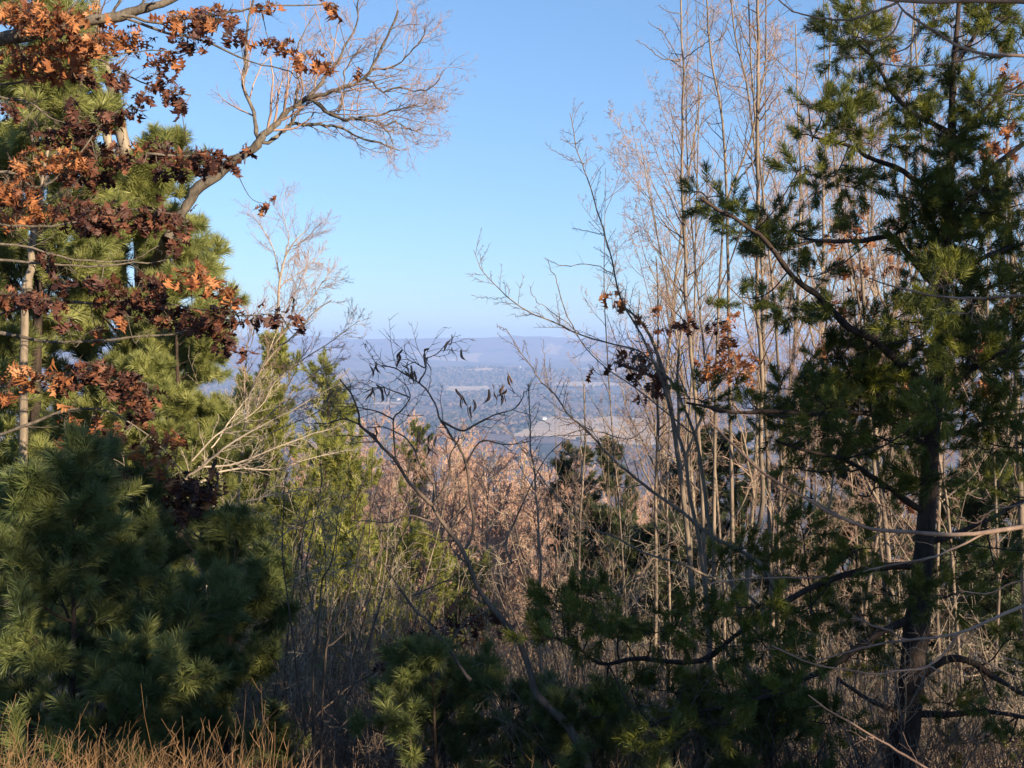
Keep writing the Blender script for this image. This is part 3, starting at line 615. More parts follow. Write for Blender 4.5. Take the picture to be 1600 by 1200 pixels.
# ---- the big oak on the left: bare limb reaching into the sky, leafy boughs in front
D10 = 10.0
oak = [
    L(10.5, 22, 10, [(-60, 95), (0, 62), (60, 52), (105, 42), (150, 31), (190, 24), (235, 10), (275, -8), (330, -40)]),
    L(10.5, 5.4, 1.8, [(105, 42), (135, 78), (165, 100), (230, 132), (300, 150)]),
    L(10.3, 4.1, 1.5, [(-40, 135), (20, 128), (85, 118), (160, 90), (230, 80), (300, 82)]),
    L(10.2, 4.8, 1.8, [(-40, 145), (20, 155), (55, 165), (90, 186), (150, 200), (205, 165)]),
    L(10.0, 5.4, 1.8, [(-60, 275), (20, 268), (60, 290), (120, 250), (165, 190), (200, 160)]),
    L(10.0, 4.8, 1.8, [(-40, 345), (20, 352), (80, 354), (140, 345), (210, 330), (290, 340)]),
    L(9.8, 4.8, 1.5, [(-40, 375), (40, 385), (120, 402), (200, 405), (250, 385)]),
    L(9.8, 4.8, 1.5, [(-40, 402), (60, 412), (140, 418), (220, 412), (270, 400)]),
    L(9.8, 6.1, 1.8, [(-40, 500), (30, 485), (90, 478), (160, 470), (230, 470), (290, 480), (370, 490), (440, 490)]),
    L(9.7, 6.1, 1.8, [(-60, 512), (40, 525), (120, 533), (200, 530), (260, 522), (310, 505), (360, 498)]),
    L(9.8, 5.4, 1.8, [(-40, 612), (40, 598), (100, 585), (160, 580), (230, 600)]),
    L(9.8, 5.4, 1.8, [(-40, 690), (40, 665), (110, 640), (170, 640), (240, 690), (300, 750)]),
    L(10.3, 5.4, 1.8, [(190, 24), (245, 35), (300, 28), (360, 20), (420, 8), (520, 8)]),
    L(10.3, 4.8, 1.8, [(200, 30), (260, 50), (330, 70), (400, 98), (450, 112)]),
    L(10.2, 4.8, 1.5, [(230, 240), (300, 245), (350, 250), (385, 240)]),
]
otrunk = [(-330, 1500, 10.4, 110), (-300, 1100, 10.4, 95), (-270, 700, 10.3, 84), (-240, 400, 10.3, 72), (-200, 200, 10.4, 56), (-130, 120, 10.5, 40), (-50, 90, 10.5, 24)]
ospots_l = [(30, 22, 42, 22), (80, 25, 46, 22), (120, 68, 30, 18), (150, 58, 40, 18), (30, 88, 38, 18), (95, 85, 44, 26), (60, 112, 34, 14), (190, 60, 46, 18), (258, 86, 30, 10), (290, 30, 40, 16), (335, 20, 36, 14), (30, 10, 30, 10), (130, 12, 12, 10),
    (430, 68, 30, 12, 10.4), (480, 88, 26, 14, 10.4), (510, 100, 16, 8, 10.4), (518, 10, 12, 10, 10.4), (415, 8, 24, 7, 10.4), (562, 112, 6, 8, 10.6), (100, 245, 34, 18), (55, 250, 30, 16), (30, 290, 30, 18), (50, 328, 40, 18), (25, 345, 24, 10), (215, 225, 8, 8),
    (300, 430, 36, 13, 9.6), (338, 446, 20, 12, 9.6), (362, 458, 16, 10, 9.6), (312, 412, 10, 9, 9.6), (200, 498, 12, 8, 9.6), (160, 512, 14, 13, 9.6), (35, 582, 28, 14, 9.4), (75, 588, 22, 12, 9.4), (8, 612, 10, 14, 9.2), (180, 668, 12, 20, 9), (145, 652, 8, 10, 9), (222, 705, 9, 18, 9), (250, 708, 13, 24, 9), (280, 680, 16, 10, 9), (415, 318, 10, 8, 11.5),
    (105, 672, 8, 32, 9.2), (325, 765, 10, 14, 9), (268, 742, 8, 10, 9)]
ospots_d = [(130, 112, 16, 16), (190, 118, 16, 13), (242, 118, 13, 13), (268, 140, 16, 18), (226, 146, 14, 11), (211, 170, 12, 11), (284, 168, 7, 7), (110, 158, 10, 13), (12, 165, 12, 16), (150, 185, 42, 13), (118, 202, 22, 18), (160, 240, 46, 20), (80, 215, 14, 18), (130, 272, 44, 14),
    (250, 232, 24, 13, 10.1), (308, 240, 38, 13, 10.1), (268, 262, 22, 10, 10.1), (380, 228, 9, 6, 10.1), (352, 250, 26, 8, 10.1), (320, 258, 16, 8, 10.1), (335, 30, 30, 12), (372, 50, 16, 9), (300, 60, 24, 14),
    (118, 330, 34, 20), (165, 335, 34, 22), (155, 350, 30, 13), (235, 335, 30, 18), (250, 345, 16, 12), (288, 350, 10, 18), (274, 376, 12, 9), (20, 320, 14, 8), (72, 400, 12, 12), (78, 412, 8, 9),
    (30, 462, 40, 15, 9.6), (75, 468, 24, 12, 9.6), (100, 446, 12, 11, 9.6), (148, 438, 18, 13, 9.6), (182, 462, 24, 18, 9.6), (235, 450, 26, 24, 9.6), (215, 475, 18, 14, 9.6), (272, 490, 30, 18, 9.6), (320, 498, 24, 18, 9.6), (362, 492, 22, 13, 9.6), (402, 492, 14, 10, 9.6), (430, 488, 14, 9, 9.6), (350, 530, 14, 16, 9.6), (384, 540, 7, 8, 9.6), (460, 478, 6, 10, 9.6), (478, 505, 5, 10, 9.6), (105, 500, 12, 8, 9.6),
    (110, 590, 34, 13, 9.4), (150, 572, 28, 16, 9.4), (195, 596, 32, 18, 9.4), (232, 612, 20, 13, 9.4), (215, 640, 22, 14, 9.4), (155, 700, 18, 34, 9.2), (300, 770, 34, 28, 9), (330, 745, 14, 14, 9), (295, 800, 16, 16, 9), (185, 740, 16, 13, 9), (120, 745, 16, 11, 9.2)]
ro = np.random.default_rng(6)
tl_ = limbs([otrunk], kk=40)
th = thing('oak_tree', 'large oak at the left edge still holding dry rust-brown leaves, part of them coloured as in shade', 'oak tree', tl_[0][0][0])
g = Geo(); g.tube(*tl_[0], 12); part('trunk', g, M['oak_bark'], th)
bl = limbs(oak, wob=0.02)
for p_, q_ in bl:
    g = Geo(); g.tube(p_, knobs(p_, q_, ro, .1), 6); part('branch', g, M['oak_bark'], th)
g = Geo(); P_, R_ = stack(bl, 18)
twiggery(g, P_, R_, ro, [(9, .15, 1, .7, .16, 6, 3, .16), (4, .2, 1, .7, .5, 4, 3, .16)], 0.02, .0018)
p1, d1 = clusters(g, bl, ospots_l, 10.2, ro, dj=0.28, step=0.021, twig_r=.0022, droop=.3)
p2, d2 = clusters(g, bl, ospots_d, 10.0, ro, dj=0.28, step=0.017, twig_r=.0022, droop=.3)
part('twigs', g, M['oak_bark'], th, 'stuff')
dn = lambda D_, r: unit(unit(D_) * 0.6 + r.normal(0, .45, D_.shape) - UP * 0.9)
scatter(th, 'oleaf', 'leaf', 'leaves', p1, dn(d1, ro), ro.uniform(.75, 1.2, len(p1)), ro, 150)
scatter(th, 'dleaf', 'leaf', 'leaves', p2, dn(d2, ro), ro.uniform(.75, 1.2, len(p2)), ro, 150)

# ---- the bare oak whose crooked limb reaches over the valley
bo = [
    L(13.5, 18.7, 11.9, [(262, 372), (283, 335), (305, 305), (335, 275), (370, 248), (400, 228), (410, 212)]),
    L(13.5, 11.7, 7.7, [(405, 220), (420, 205), (440, 188), (462, 165), (482, 154)], 13.7),
    L(13.6, 7.0, 2.1, [(482, 154), (498, 130), (512, 112), (530, 100), (545, 70), (560, 30), (565, -5)]),
    L(13.6, 7.0, 2.8, [(482, 154), (510, 145), (537, 136), (560, 124), (580, 110), (600, 60), (620, 20)], 13.2),
    L(13.6, 7.0, 3.5, [(485, 155), (505, 168), (525, 178), (545, 188), (558, 182), (570, 186)], 13.3),
    L(13.3, 3.9, 1.4, [(570, 186), (590, 190), (607, 206), (613, 225)]), L(13.3, 3.1, 1.4, [(600, 196), (620, 190), (645, 200), (655, 201)]),
    L(13.4, 3.9, 1.4, [(560, 184), (590, 180), (620, 174), (650, 168), (675, 152)]),
    L(13.8, 7.0, 2.1, [(410, 222), (435, 215), (452, 200), (480, 192), (510, 198), (535, 200), (560, 212), (600, 225), (625, 232)], 14.2),
    L(13.7, 4.7, 1.8, [(452, 200), (465, 175), (485, 162), (500, 150)]),
    L(13.5, 7.8, 2.8, [(404, 225), (400, 195), (390, 150), (382, 110), (385, 70), (390, 20), (400, -20)], 14.0),
    L(13.5, 3.9, 1.4, [(528, 176), (536, 150), (538, 115), (548, 95), (562, 70)]), L(13.4, 3.9, 1.4, [(572, 124), (595, 142), (620, 138), (660, 142), (685, 125)], 13.0),
    L(13.6, 3.9, 1.4, [(465, 160), (468, 130), (462, 100), (470, 60), (490, 20)], 14.2), L(13.6, 3.1, 1.4, [(580, 110), (620, 100), (650, 70), (665, 40)], 13.2),
]
bt = [(150, 1500, 19, 50), (165, 900, 18.5, 42), (190, 640, 17.5, 34), (225, 470, 15.8, 27), (262, 372, 13.5, 20)]
rb = np.random.default_rng(8); tl_ = limbs([bt], kk=30); bl = limbs(bo, wob=0.03)
th = thing('oak_tree', 'leafless oak whose crooked limb and fine twigs reach over the valley gap', 'oak tree', tl_[0][0][0])
g = Geo(); g.tube(*tl_[0], 10); part('trunk', g, M['oak_bark'], th)
for p_, q_ in bl:
    g = Geo(); g.tube(p_, knobs(p_, q_, rb, .12), 6); part('branch', g, M['oak_bark'], th)
g = Geo(); P_, R_ = stack(bl[1:], 18); ln = np.full((len(P_), 1), 1.55)
twiggery(g, P_, np.maximum(R_, .008), rb, [(11, .2, 1, .75, .6, 9, 4, .15, ln), (8, .2, 1, .7, .5, 6, 3, .2), (6, .15, 1, .7, .5, 4, 3, .2)], 0.045, .0021)
part('twigs', g, M['redtwig'], th, 'stuff')

# ---- pale bare trunks behind the oak leaves
for k, (lb, pts) in enumerate([
    ('bare tree with pale sunlit trunk rising behind the oak leaves', [(235, 1400, 17, 34), (225, 600, 17, 26), (218, 330, 17, 22), (205, 265, 17, 20), (190, 210, 17, 19), (180, 150, 17, 18), (165, 110, 17, 17), (152, 60, 17, 15), (148, 0, 17, 13), (140, -80, 17, 10)]),
    ('thinner pale bare trunk leaning beside the larger pale one', [(205, 1400, 16, 24), (195, 500, 16, 16), (160, 170, 16, 13), (140, 130, 16, 12), (115, 60, 16, 11), (100, 20, 16, 10), (85, -60, 16, 7)]),
    ('slender tan double stem among the lit white pine boughs', [(30, 1300, 11.5, 16), (38, 520, 11.5, 12), (45, 450, 11.5, 12), (52, 380, 11.5, 10), (62, 310, 11.5, 7), (80, 200, 11.5, 4)])]):
    tl_ = limbs([pts], kk=40, wob=0.015, seed=60 + k); th = thing('bare_tree', lb, 'tree', tl_[0][0][0], 'pale bare trees on the left')
    g = Geo(); g.tube(*tl_[0], 9); part('trunk', g, M['pale_bark'], th)
    g = Geo(); P_, R_ = stack(tl_, 30); r_ = np.random.default_rng(70 + k)
    twiggery(g, P_, R_ * .5, r_, [(22, .55, 1, .8, .5, 8, 4, .12, np.full((1, 1), 2.6)), (6, .2, 1, .75, .45, 5, 3, .16), (5, .15, 1, .7, .5, 4, 3, .18)], 0.06, .0025)
    part('twigs', g, M['twig'], th, 'stuff')

# ---- the leaning locust sapling in the middle, with dangling pods
lo = [
    L(7.2, 20.8, 10.1, [(940, 1330), (925, 1230), (912, 1180), (890, 1140), (862, 1108), (836, 1082), (829, 1050), (815, 1010), (798, 985)], 7.3),
    L(7.3, 10.4, 5.8, [(798, 985), (780, 962), (757, 935), (738, 897), (723, 860), (703, 832), (690, 815), (676, 790)], 7.3),
    L(7.3, 6.4, 2.2, [(676, 790), (655, 770), (634, 748), (618, 720), (600, 700), (580, 680), (564, 664), (560, 645), (553, 625), (543, 606), (530, 592)], 7.0),
    L(7.3, 4.0, 1.6, [(676, 790), (678, 765), (670, 745), (655, 722), (643, 695), (628, 680), (600, 668), (575, 668)], 7.6),
    L(7.3, 4.0, 1.6, [(676, 790), (692, 765), (702, 740), (704, 712), (715, 692), (718, 680)], 7.1),
    L(7.3, 5.6, 2.2, [(726, 858), (738, 835), (739, 800), (733, 760), (728, 725), (714, 695), (701, 676), (688, 655), (681, 632), (669, 612), (655, 598), (640, 588)], 7.2),
    L(7.2, 2.8, 1.1, [(640, 588), (615, 574), (598, 570), (584, 568)]), L(7.2, 2.8, 1.1, [(655, 598), (664, 580), (664, 562), (678, 556), (695, 540), (706, 537)]),
    L(7.3, 3.2, 1.3, [(618, 720), (616, 690), (615, 656), (628, 640), (641, 622), (636, 604), (622, 590)], 7.1),
    L(7.2, 4.0, 1.4, [(690, 658), (720, 672), (745, 662), (770, 650), (800, 640), (815, 622), (820, 610)], 7.0),
    L(7.2, 2.8, 1.1, [(615, 656), (590, 643), (560, 636), (525, 635)]), L(7.2, 3.2, 1.4, [(563, 664), (540, 655), (515, 660), (490, 662)]),
    L(7.2, 2.4, 1.1, [(641, 622), (612, 610), (590, 605), (570, 612)]), L(7.2, 2.4, 1.1, [(664, 575), (650, 568), (632, 558)]),
    L(7.3, 6.4, 2.2, [(735, 1063), (712, 1032), (692, 1002), (668, 972), (645, 948), (618, 912), (600, 880)], 7.5),
    L(7.3, 3.2, 1.4, [(645, 930), (680, 915), (710, 900)]), L(7.3, 3.2, 1.4, [(676, 815), (640, 806), (600, 815), (550, 812)]),
    L(7.3, 3.2, 1.4, [(725, 735), (750, 690), (790, 695), (830, 690)], 7.0), L(7.3, 4.0, 1.4, [(800, 880), (790, 850), (810, 800), (850, 720), (880, 690)], 7.6),
]
rl = np.random.default_rng(12); bl = limbs(lo, wob=0.005)
th = thing('locust_sapling', 'crooked leaning bare sapling in the centre with dangling seed pods against the valley', 'tree', bl[0][0][0])
g = Geo(); g.tube(bl[0][0], bl[0][1] * .85, 10); g.tube(bl[1][0], bl[1][1] * .9, 8); part('trunk', g, M['locust_bark'], th)
for p_, q_ in bl[2:]:
    g = Geo(); g.tube(p_, knobs(p_, q_, rl, .1), 6); part('branch', g, M['locust_bark'], th)
g = Geo(); P_, R_ = stack(bl[1:], 18)
twiggery(g, P_, R_, rl, [(6, .2, 1, .8, .5, 8, 4, .16, np.full((len(P_), 1), .75)), (4, .2, 1, .8, .45, 5, 3, .2)], 0.01, .0022)
part('twigs', g, M['locust_bark'], th, 'stuff')
def pod_mesh(seed):
    r = np.random.default_rng(seed); n = 8; s = np.linspace(0, 1, n); Lp = .085
    c = np.stack([.010 * np.sin(s * 4 + seed), .006 * np.cos(s * 5), -s * Lp], 1); hw = .0065 * np.sin(np.clip(s * 1.1 + .05, 0, 1) * math.pi) ** .5 + .0006
    a = r.random() * 3; wv = np.stack([np.cos(a + s), np.sin(a + s), s * 0], 1); nv = np.stack([-np.sin(a + s), np.cos(a + s), s * 0], 1) * .0012
    v = np.concatenate([c - wv * hw[:, None], c + nv, c + wv * hw[:, None], c - nv]); i = np.arange(n - 1)
    q = np.concatenate([np.stack([i + a_ * n, i + 1 + a_ * n, i + 1 + b_ * n, i + b_ * n], 1) for a_, b_ in ((0, 1), (1, 2), (2, 3), (3, 0))])
    g = Geo(); g.add(v, q); return g.mesh('seed_pod', M['pod'], False)
pods = [pod_mesh(k) for k in range(5)]
L0 = np.array(th.location)
for (px, py, n) in [(586, 570, 6), (604, 602, 3), (624, 556, 4), (640, 572, 4), (649, 580, 4), (666, 550, 6), (708, 538, 4), (668, 690, 3), (678, 683, 4), (655, 680, 3), (583, 604, 3), (716, 612, 3), (733, 628, 3), (770, 602, 4), (783, 606, 6), (800, 590, 3), (582, 668, 2)]:
    for k in range(n):
        o = obj('seed_pod', pods[(k + px) % 5], th); o.location = at(px + rl.normal(0, 4), py + rl.normal(0, 6), 7.15) - L0
        o.rotation_euler = (rl.normal(0, .3), rl.normal(0, .3), rl.random() * 6)
        o.scale = (1.5, 1.5, 1.3) if k == 0 else (1.25, 1.25, 1.1)

# ---- slim saplings on the right, traced
D = 11.5
sap = [
 ('straight grey sapling, the leftmost tall pole of the right-hand thicket', 12, [[(1120, 1330, 20), (1112, 1100, 15), (1100, 860, 12), (1095, 720, 11), (1085, 620, 10), (1080, 560, 10), (1075, 500, 9), (1070, 450, 9), (1072, 400, 9), (1068, 350, 8.5), (1065, 290, 8), (1066, 240, 7), (1067, 180, 6.5), (1068, 120, 6), (1066, 60, 5), (1063, 0, 5), (1062, -80, 4)],
   [(1062, 95, 3.5), (1035, 92, 3), (1015, 76, 2.5), (993, 62, 2)], [(1063, 94, 3), (1050, 75, 2.5), (1035, 50, 2), (1013, 36, 1.5)], [(1068, 93, 3), (1090, 75, 2.5), (1107, 65, 2)], [(1065, 22, 3), (1045, 18, 2), (1028, 8, 1.5)], [(1068, 172, 3), (1085, 160, 2.5), (1105, 148, 2)]]),
 ('slim pinkish sapling second from the left of the tall poles', 13, [[(1150, 1330, 16), (1145, 900, 12), (1140, 600, 10), (1137, 400, 8), (1134, 240, 7), (1125, 170, 6), (1115, 110, 5.5), (1108, 60, 5), (1105, 0, 4.5), (1103, -80, 4)], [(1112, 70, 3), (1130, 55, 2.5), (1142, 20, 2)], [(1112, 66, 3), (1098, 45, 2), (1090, 20, 2)]]),
 ('slim sapling that leans right from the top towards the tall pole', 12.5, [[(1215, 1330, 16), (1205, 900, 12), (1195, 600, 10), (1190, 420, 8), (1180, 250, 6), (1170, 150, 5.5), (1158, 100, 5), (1150, 60, 4.5), (1143, 0, 4), (1141, -80, 3)]]),
 ('tall tan pole with dark shaded left side, tallest trunk left of the scrub pine', 11.5, [[(1180, 1330, 22), (1178, 1100, 17), (1168, 900, 14), (1190, 800, 13), (1189, 700, 12), (1188, 560, 11), (1183, 480, 11), (1185, 400, 10), (1185, 300, 10), (1184, 230, 10), (1184, 120, 9), (1185, 60, 8), (1185, 0, 8), (1184, -80, 7)], [(1182, 90, 4), (1165, 60, 3), (1148, 25, 2.5)], [(1184, 240, 5), (1165, 270, 4), (1142, 290, 3)], [(1186, 190, 4), (1200, 170, 3), (1215, 150, 2)]]),
 ('leaning sapling crossing the tall pole at its middle', 12, [[(1110, 1330, 14), (1118, 700, 9), (1128, 380, 6), (1145, 290, 6), (1165, 240, 5), (1180, 180, 5), (1195, 100, 4.5), (1197, 0, 4), (1198, -80, 3)]]),
 ('pale straight pole standing low behind the leaning trunk', 14, [[(1025, 1330, 13), (1025, 1100, 12), (1025, 900, 10), (1025, 800, 9), (1027, 700, 9), (1027, 620, 7), (1030, 500, 5), (1025, 400, 3)]]),
 ('pale thin pole just right of the straight pale pole', 14.5, [[(1048, 1330, 10), (1047, 1100, 8), (1045, 900, 7), (1042, 780, 6), (1045, 680, 5), (1050, 560, 4)]]),
 ('dark leaning sapling with two stems from the middle of the thicket', 9.5, [[(1110, 1330, 16), (1108, 1000, 13), (1095, 870, 11), (1080, 790, 10), (1072, 720, 9), (1050, 650, 8), (1035, 600, 7), (1020, 560, 6), (995, 510, 5), (972, 470, 5), (962, 430, 4.5), (953, 395, 4), (944, 365, 4), (935, 335, 3.5), (925, 300, 3.5), (914, 268, 3), (904, 240, 3), (896, 210, 2.5), (891, 175, 2)],
   [(912, 256, 2.5), (890, 250, 2), (868, 236, 1.5), (850, 224, 1.2)], [(912, 258, 2.5), (920, 250, 2), (930, 240, 1.5)], [(899, 225, 2), (885, 222, 1.5), (877, 217, 1.2)], [(899, 225, 2), (905, 222, 1.5), (912, 217, 1.2)], [(945, 367, 2.5), (920, 362, 2), (893, 355, 1.5)], [(962, 430, 3), (930, 416, 2.5), (890, 415, 2), (865, 411, 1.5), (850, 403, 1.2)]]),
 ('sapling with low arching limbs that reach far left over the hills', 9.0, [[(1190, 1330, 16), (1165, 1000, 13), (1140, 900, 12), (1115, 850, 11), (1098, 760, 10), (1085, 680, 8), (1062, 620, 7), (1040, 585, 6), (1000, 550, 5), (960, 538, 4.5), (905, 520, 4), (870, 506, 4), (830, 490, 3.5), (800, 470, 3), (775, 446, 2.5), (752, 420, 2), (740, 390, 1.5)],
   [(793, 464, 2), (775, 467, 1.5), (755, 465, 1.5), (738, 463, 1)], [(830, 490, 2), (815, 495, 1.5), (800, 490, 1)], [(905, 520, 3), (880, 500, 2.5), (850, 480, 2), (835, 465, 1.5), (828, 450, 1.2)], [(1085, 680, 5), (1000, 610, 4), (930, 560, 3), (890, 500, 3), (870, 440, 2.5), (862, 420, 2), (858, 405, 1.5)]]),
 ('low sapling whose dark limbs slant from centre to right below the pale field', 9.0, [[(1330, 1330, 16), (1260, 1080, 14), (1200, 900, 12), (1110, 840, 10), (1060, 795, 9), (1010, 758, 8), (970, 728, 7), (930, 690, 6), (905, 664, 6), (890, 648, 5), (870, 622, 4), (848, 600, 3.5), (835, 580, 3), (815, 552, 2.5), (790, 512, 1.5)],
   [(1260, 1080, 9), (1180, 940, 8), (1100, 898, 7), (1060, 880, 6), (1010, 865, 6), (970, 845, 5.5), (930, 828, 5), (900, 808, 4.5), (880, 785, 4), (850, 750, 3.5), (833, 730, 3), (818, 705, 3), (800, 682, 3), (775, 665, 2)],
   [(905, 664, 3), (950, 680, 3), (985, 685, 2.5), (1006, 672, 2), (1020, 655, 1.5)], [(905, 664, 3), (908, 690, 3.5), (908, 720, 3.5), (910, 760, 3)], [(870, 622, 2.5), (855, 600, 2), (850, 560, 1.5), (850, 530, 1.2)]]),
 ('upright twiggy sapling just right of the russet wood', 10, [[(850, 1330, 10), (845, 1100, 8), (845, 900, 6), (843, 860, 6), (838, 800, 5), (835, 740, 5), (830, 700, 4), (828, 650, 3), (826, 600, 2)]]),
 ('thin pale pole in front of the blue-green pines', 16, [[(905, 1330, 9), (905, 900, 7), (908, 780, 6), (915, 690, 5), (912, 600, 3)]]),
]
rs = np.random.default_rng(14)
for k, (lb, d, ls) in enumerate(sap):
    it = [[(x, y, d + (0.0 if j == 0 else (0.15 * (j % 3 - 1) * i)), w_ * 0.58) for i, (x, y, w_) in enumerate(l)] for j, l in enumerate(ls)]
    bl = limbs(it, kk=30, wob=0.01, seed=90 + 10 * k); th = thing('sapling', lb, 'tree', bl[0][0][0], 'slim saplings on the right')
    g = Geo(); g.tube(*bl[0], 8); part('trunk', g, M['sap_bark'], th)
    for p_, q_ in bl[1:]:
        g = Geo(); g.tube(p_, q_, 5); part('branch', g, M['sap_bark'], th)
    g = Geo(); P_, R_ = stack(bl[:1], 40)
    tall = k in (0, 1, 2, 3, 4)
    twiggery(g, P_, R_, rs, [(34, .35, 1, .8, .5, 8, 4, .09, np.full((1, 1), 1.5 if tall else .8)), (7, .2, 1, .8, .32, 5, 3, .12)], 0.04, .0022)
    if len(bl) > 1:
        P_, R_ = stack(bl[1:], 14); twiggery(g, P_, R_, rs, [(7, .2, 1, .9, .5, 5, 3, .12, np.full((len(P_), 1), .28))], 0.04, .0015)
    part('twigs', g, M['twig'], th, 'stuff')

# ---- bare trees with fine crowns behind the saplings
bt_l = [(1040, 24, 130, .11, 'bare tree with pinkish fine crown at the left of the right-hand thicket'), (1110, 21, 210, .10, 'bare tree with two pale forks behind the tall poles'), (1160, 27, 110, .13, 'bare tree with round twiggy crown rising behind the tall tan pole'),
        (1235, 23, 60, .11, 'bare tree with thin upright crown left of the scrub pine top'), (1300, 26, 20, .12, 'bare tree seen through the upper left boughs of the scrub pine'), (1370, 22, -40, .12, 'bare tree close behind the scrub pine trunk'),
        (1440, 28, 0, .13, 'slim bare tree behind the top of the scrub pine'), (1540, 24, 10, .13, 'bare tree with tan trunk at the right edge'), (1600, 20, 60, .12, 'bare tree cut by the right edge of the picture')]
lastl = []
for k, (px, d, ty, r0, lb) in enumerate(bt_l):
    p = at(px, 600, d); H = float(at(px, ty, d)[2]) - gz(p[0], p[1])
    th, last = bare_tree('bare_tree', lb, 'tree', p[0], p[1], H, r0 * .62 * H / 14, 300 + k, 'bare trees behind the saplings', 'pale_bark', 'redtwig', crown=0.38, nb=22, ang=.66, blen=.28, n2=10, n3=7, n4=5, minr=.0034, wob=.13)
    lastl.append((th, last))

# ---- pale poles of the thicket: many slim trunks behind the scrub pine
rk = np.random.default_rng(17)
protos = []
for k in range(5):
    th, _ = bare_tree('bare_sapling', 'slim bare sapling among the pale poles of the thicket', 'tree', 0, 5, 9.5, .023, 330 + k, 'pale poles of the thicket', 'sap_bark', 'redtwig', crown=.2, nb=20, ang=.7, blen=.2, n2=6, n3=5, n4=3, minr=.0026, wob=.09)
    protos.append(th)
polesx = [(1090, 15), (1140, 13.5), (1170, 17), (1205, 14), (1225, 12.5), (1250, 16), (1270, 13), (1285, 19), (1330, 12.5), (1345, 16), (1365, 14), (1398, 12), (1475, 13), (1495, 15), (1515, 11.5), (1540, 17), (1565, 13), (1590, 15), (1120, 20), (1000, 19), (975, 22), (940, 25), (1310, 22), (1420, 18), (1060, 18), (1455, 21), (985, 14), (860, 20), (885, 24)]
where = ['behind the left poles', 'beside the tall tan pole', 'behind the scrub pine boughs', 'left of the thick black trunk', 'right of the thick black trunk', 'near the right edge']
for k, (px, d) in enumerate(polesx):
    o = protos[k] if k < 5 else copy_tree(protos[k % 5])
    p = at(px, 600, d); s = rk.uniform(.8, 1.25); o.name = 'bare_sapling'
    if px < 1000: s *= .72
    place(o, p[0], p[1], s, rk.random() * 6)
    lo_ = [q for q in sorted(polesx) if q[0] < 1187]; mi_ = [q for q in sorted(polesx) if 1187 <= q[0] < 1440]; hi_ = [q for q in sorted(polesx) if q[0] >= 1440]
    nth = ['first', 'second', 'third', 'fourth', 'fifth', 'sixth', 'seventh', 'eighth', 'ninth', 'tenth', 'eleventh', 'twelfth', 'thirteenth']
    if px < 1187: lb = nth[len(lo_) - 1 - lo_.index((px, d))] + ' slim twiggy pole counted leftwards from the tall tan pole'
    elif px < 1440: lb = nth[mi_.index((px, d))] + ' slim twiggy pole counted rightwards from the tall tan pole'
    else: lb = nth[hi_.index((px, d))] + ' slim twiggy pole counted rightwards from the thick black pine trunk'
    o['label'] = lb

# ---- russet wood down the slope in the middle
protos = []
for k in range(6):
    th, _ = bare_tree('russet_tree', 'bare russet tree of the wood down the slope', 'tree', 0, 50, 14, .11, 350 + k, 'russet wood down the slope', 'pale_bark', 'russet', crown=.3, nb=26, ang=.78, blen=.24, n2=9, n3=7, n4=4, minr=.010, wob=.14, sides=5)
    protos.append(th)
k = 0
for d in np.geomspace(30, 100, 13):
    for px in np.arange(-60, 1010, 46 * (60 / d) ** .6):
        if rk.random() < .1: continue
        if px < 500 and d > 62: continue
        dd = d * rk.uniform(.93, 1.07); p = at(px + rk.uniform(-18, 18), 600, dd)
        line = (708 if px > 780 else 690) + 0.012 * (max(px, 560) - 720) ** 2 * .05 + rk.uniform(-12, 60) + (25 if px > 880 else 0) - (18 if 600 < px < 680 else 0)
        H = min(float(at(0, line, dd)[2]) - gz(p[0], p[1]), 19)
        if H < 5: continue
        o = protos[k] if k < 6 else copy_tree(protos[k % 6]); k += 1
        place(o, p[0], p[1], H / 14, rk.random() * 6)
print('russet', k)

# ---- bare shrubs and brush across the slope
protos = []
for k in range(6):
    r_ = np.random.default_rng(370 + k); th = thing('bare_shrub', 'leafless tangled shrub on the shaded slope', 'shrub', (0, 6, 0), 'leafless brush on the slope')
    n = 9; st = grow(r_.normal(0, .12, (n, 3)) * [1, 1, 0], np.stack([r_.normal(0, .35, n), r_.normal(0, .35, n), np.ones(n)], 1), r_.uniform(1.8, 3.2, n), r_.uniform(.009, .018, n), 10, .10, .02, r_, .25)
    g = Geo(); g.tubes(st[0], st[1], 5); obj('stems', g.mesh('stems', M['sap_bark']), th, 'stuff')
    g = Geo(); twiggery(g, st[0], st[1], r_, [(9, .2, 1, .8, .38, 6, 3, .16), (6, .2, 1, .8, .45, 4, 3, .2)], 0.02, .0025); obj('twigs', g.mesh('twigs', M['palewood' if k % 2 else 'twig']), th, 'stuff')
    protos.append(th)
k = 0
for px in np.arange(-60, 1680, 36):
    for d in (8.2, 11.5, 15, 19):
        if rk.random() < .35 or (px < 450 and d < 9): continue
        p = at(px + rk.uniform(-30, 30), 600, d * rk.uniform(.92, 1.08))
        topy = rk.uniform(940, 1130) if px < 820 else rk.uniform(860, 1080)
        if d > 12: topy -= 60
        H = float(at(0, topy, p[1])[2]) - gz(p[0], p[1]); s = min(max(H, .8) / 2.7, 1.9)
        o = protos[k] if k < 6 else copy_tree(protos[k % 6]); k += 1
        place(o, p[0], p[1], s, rk.random() * 6)
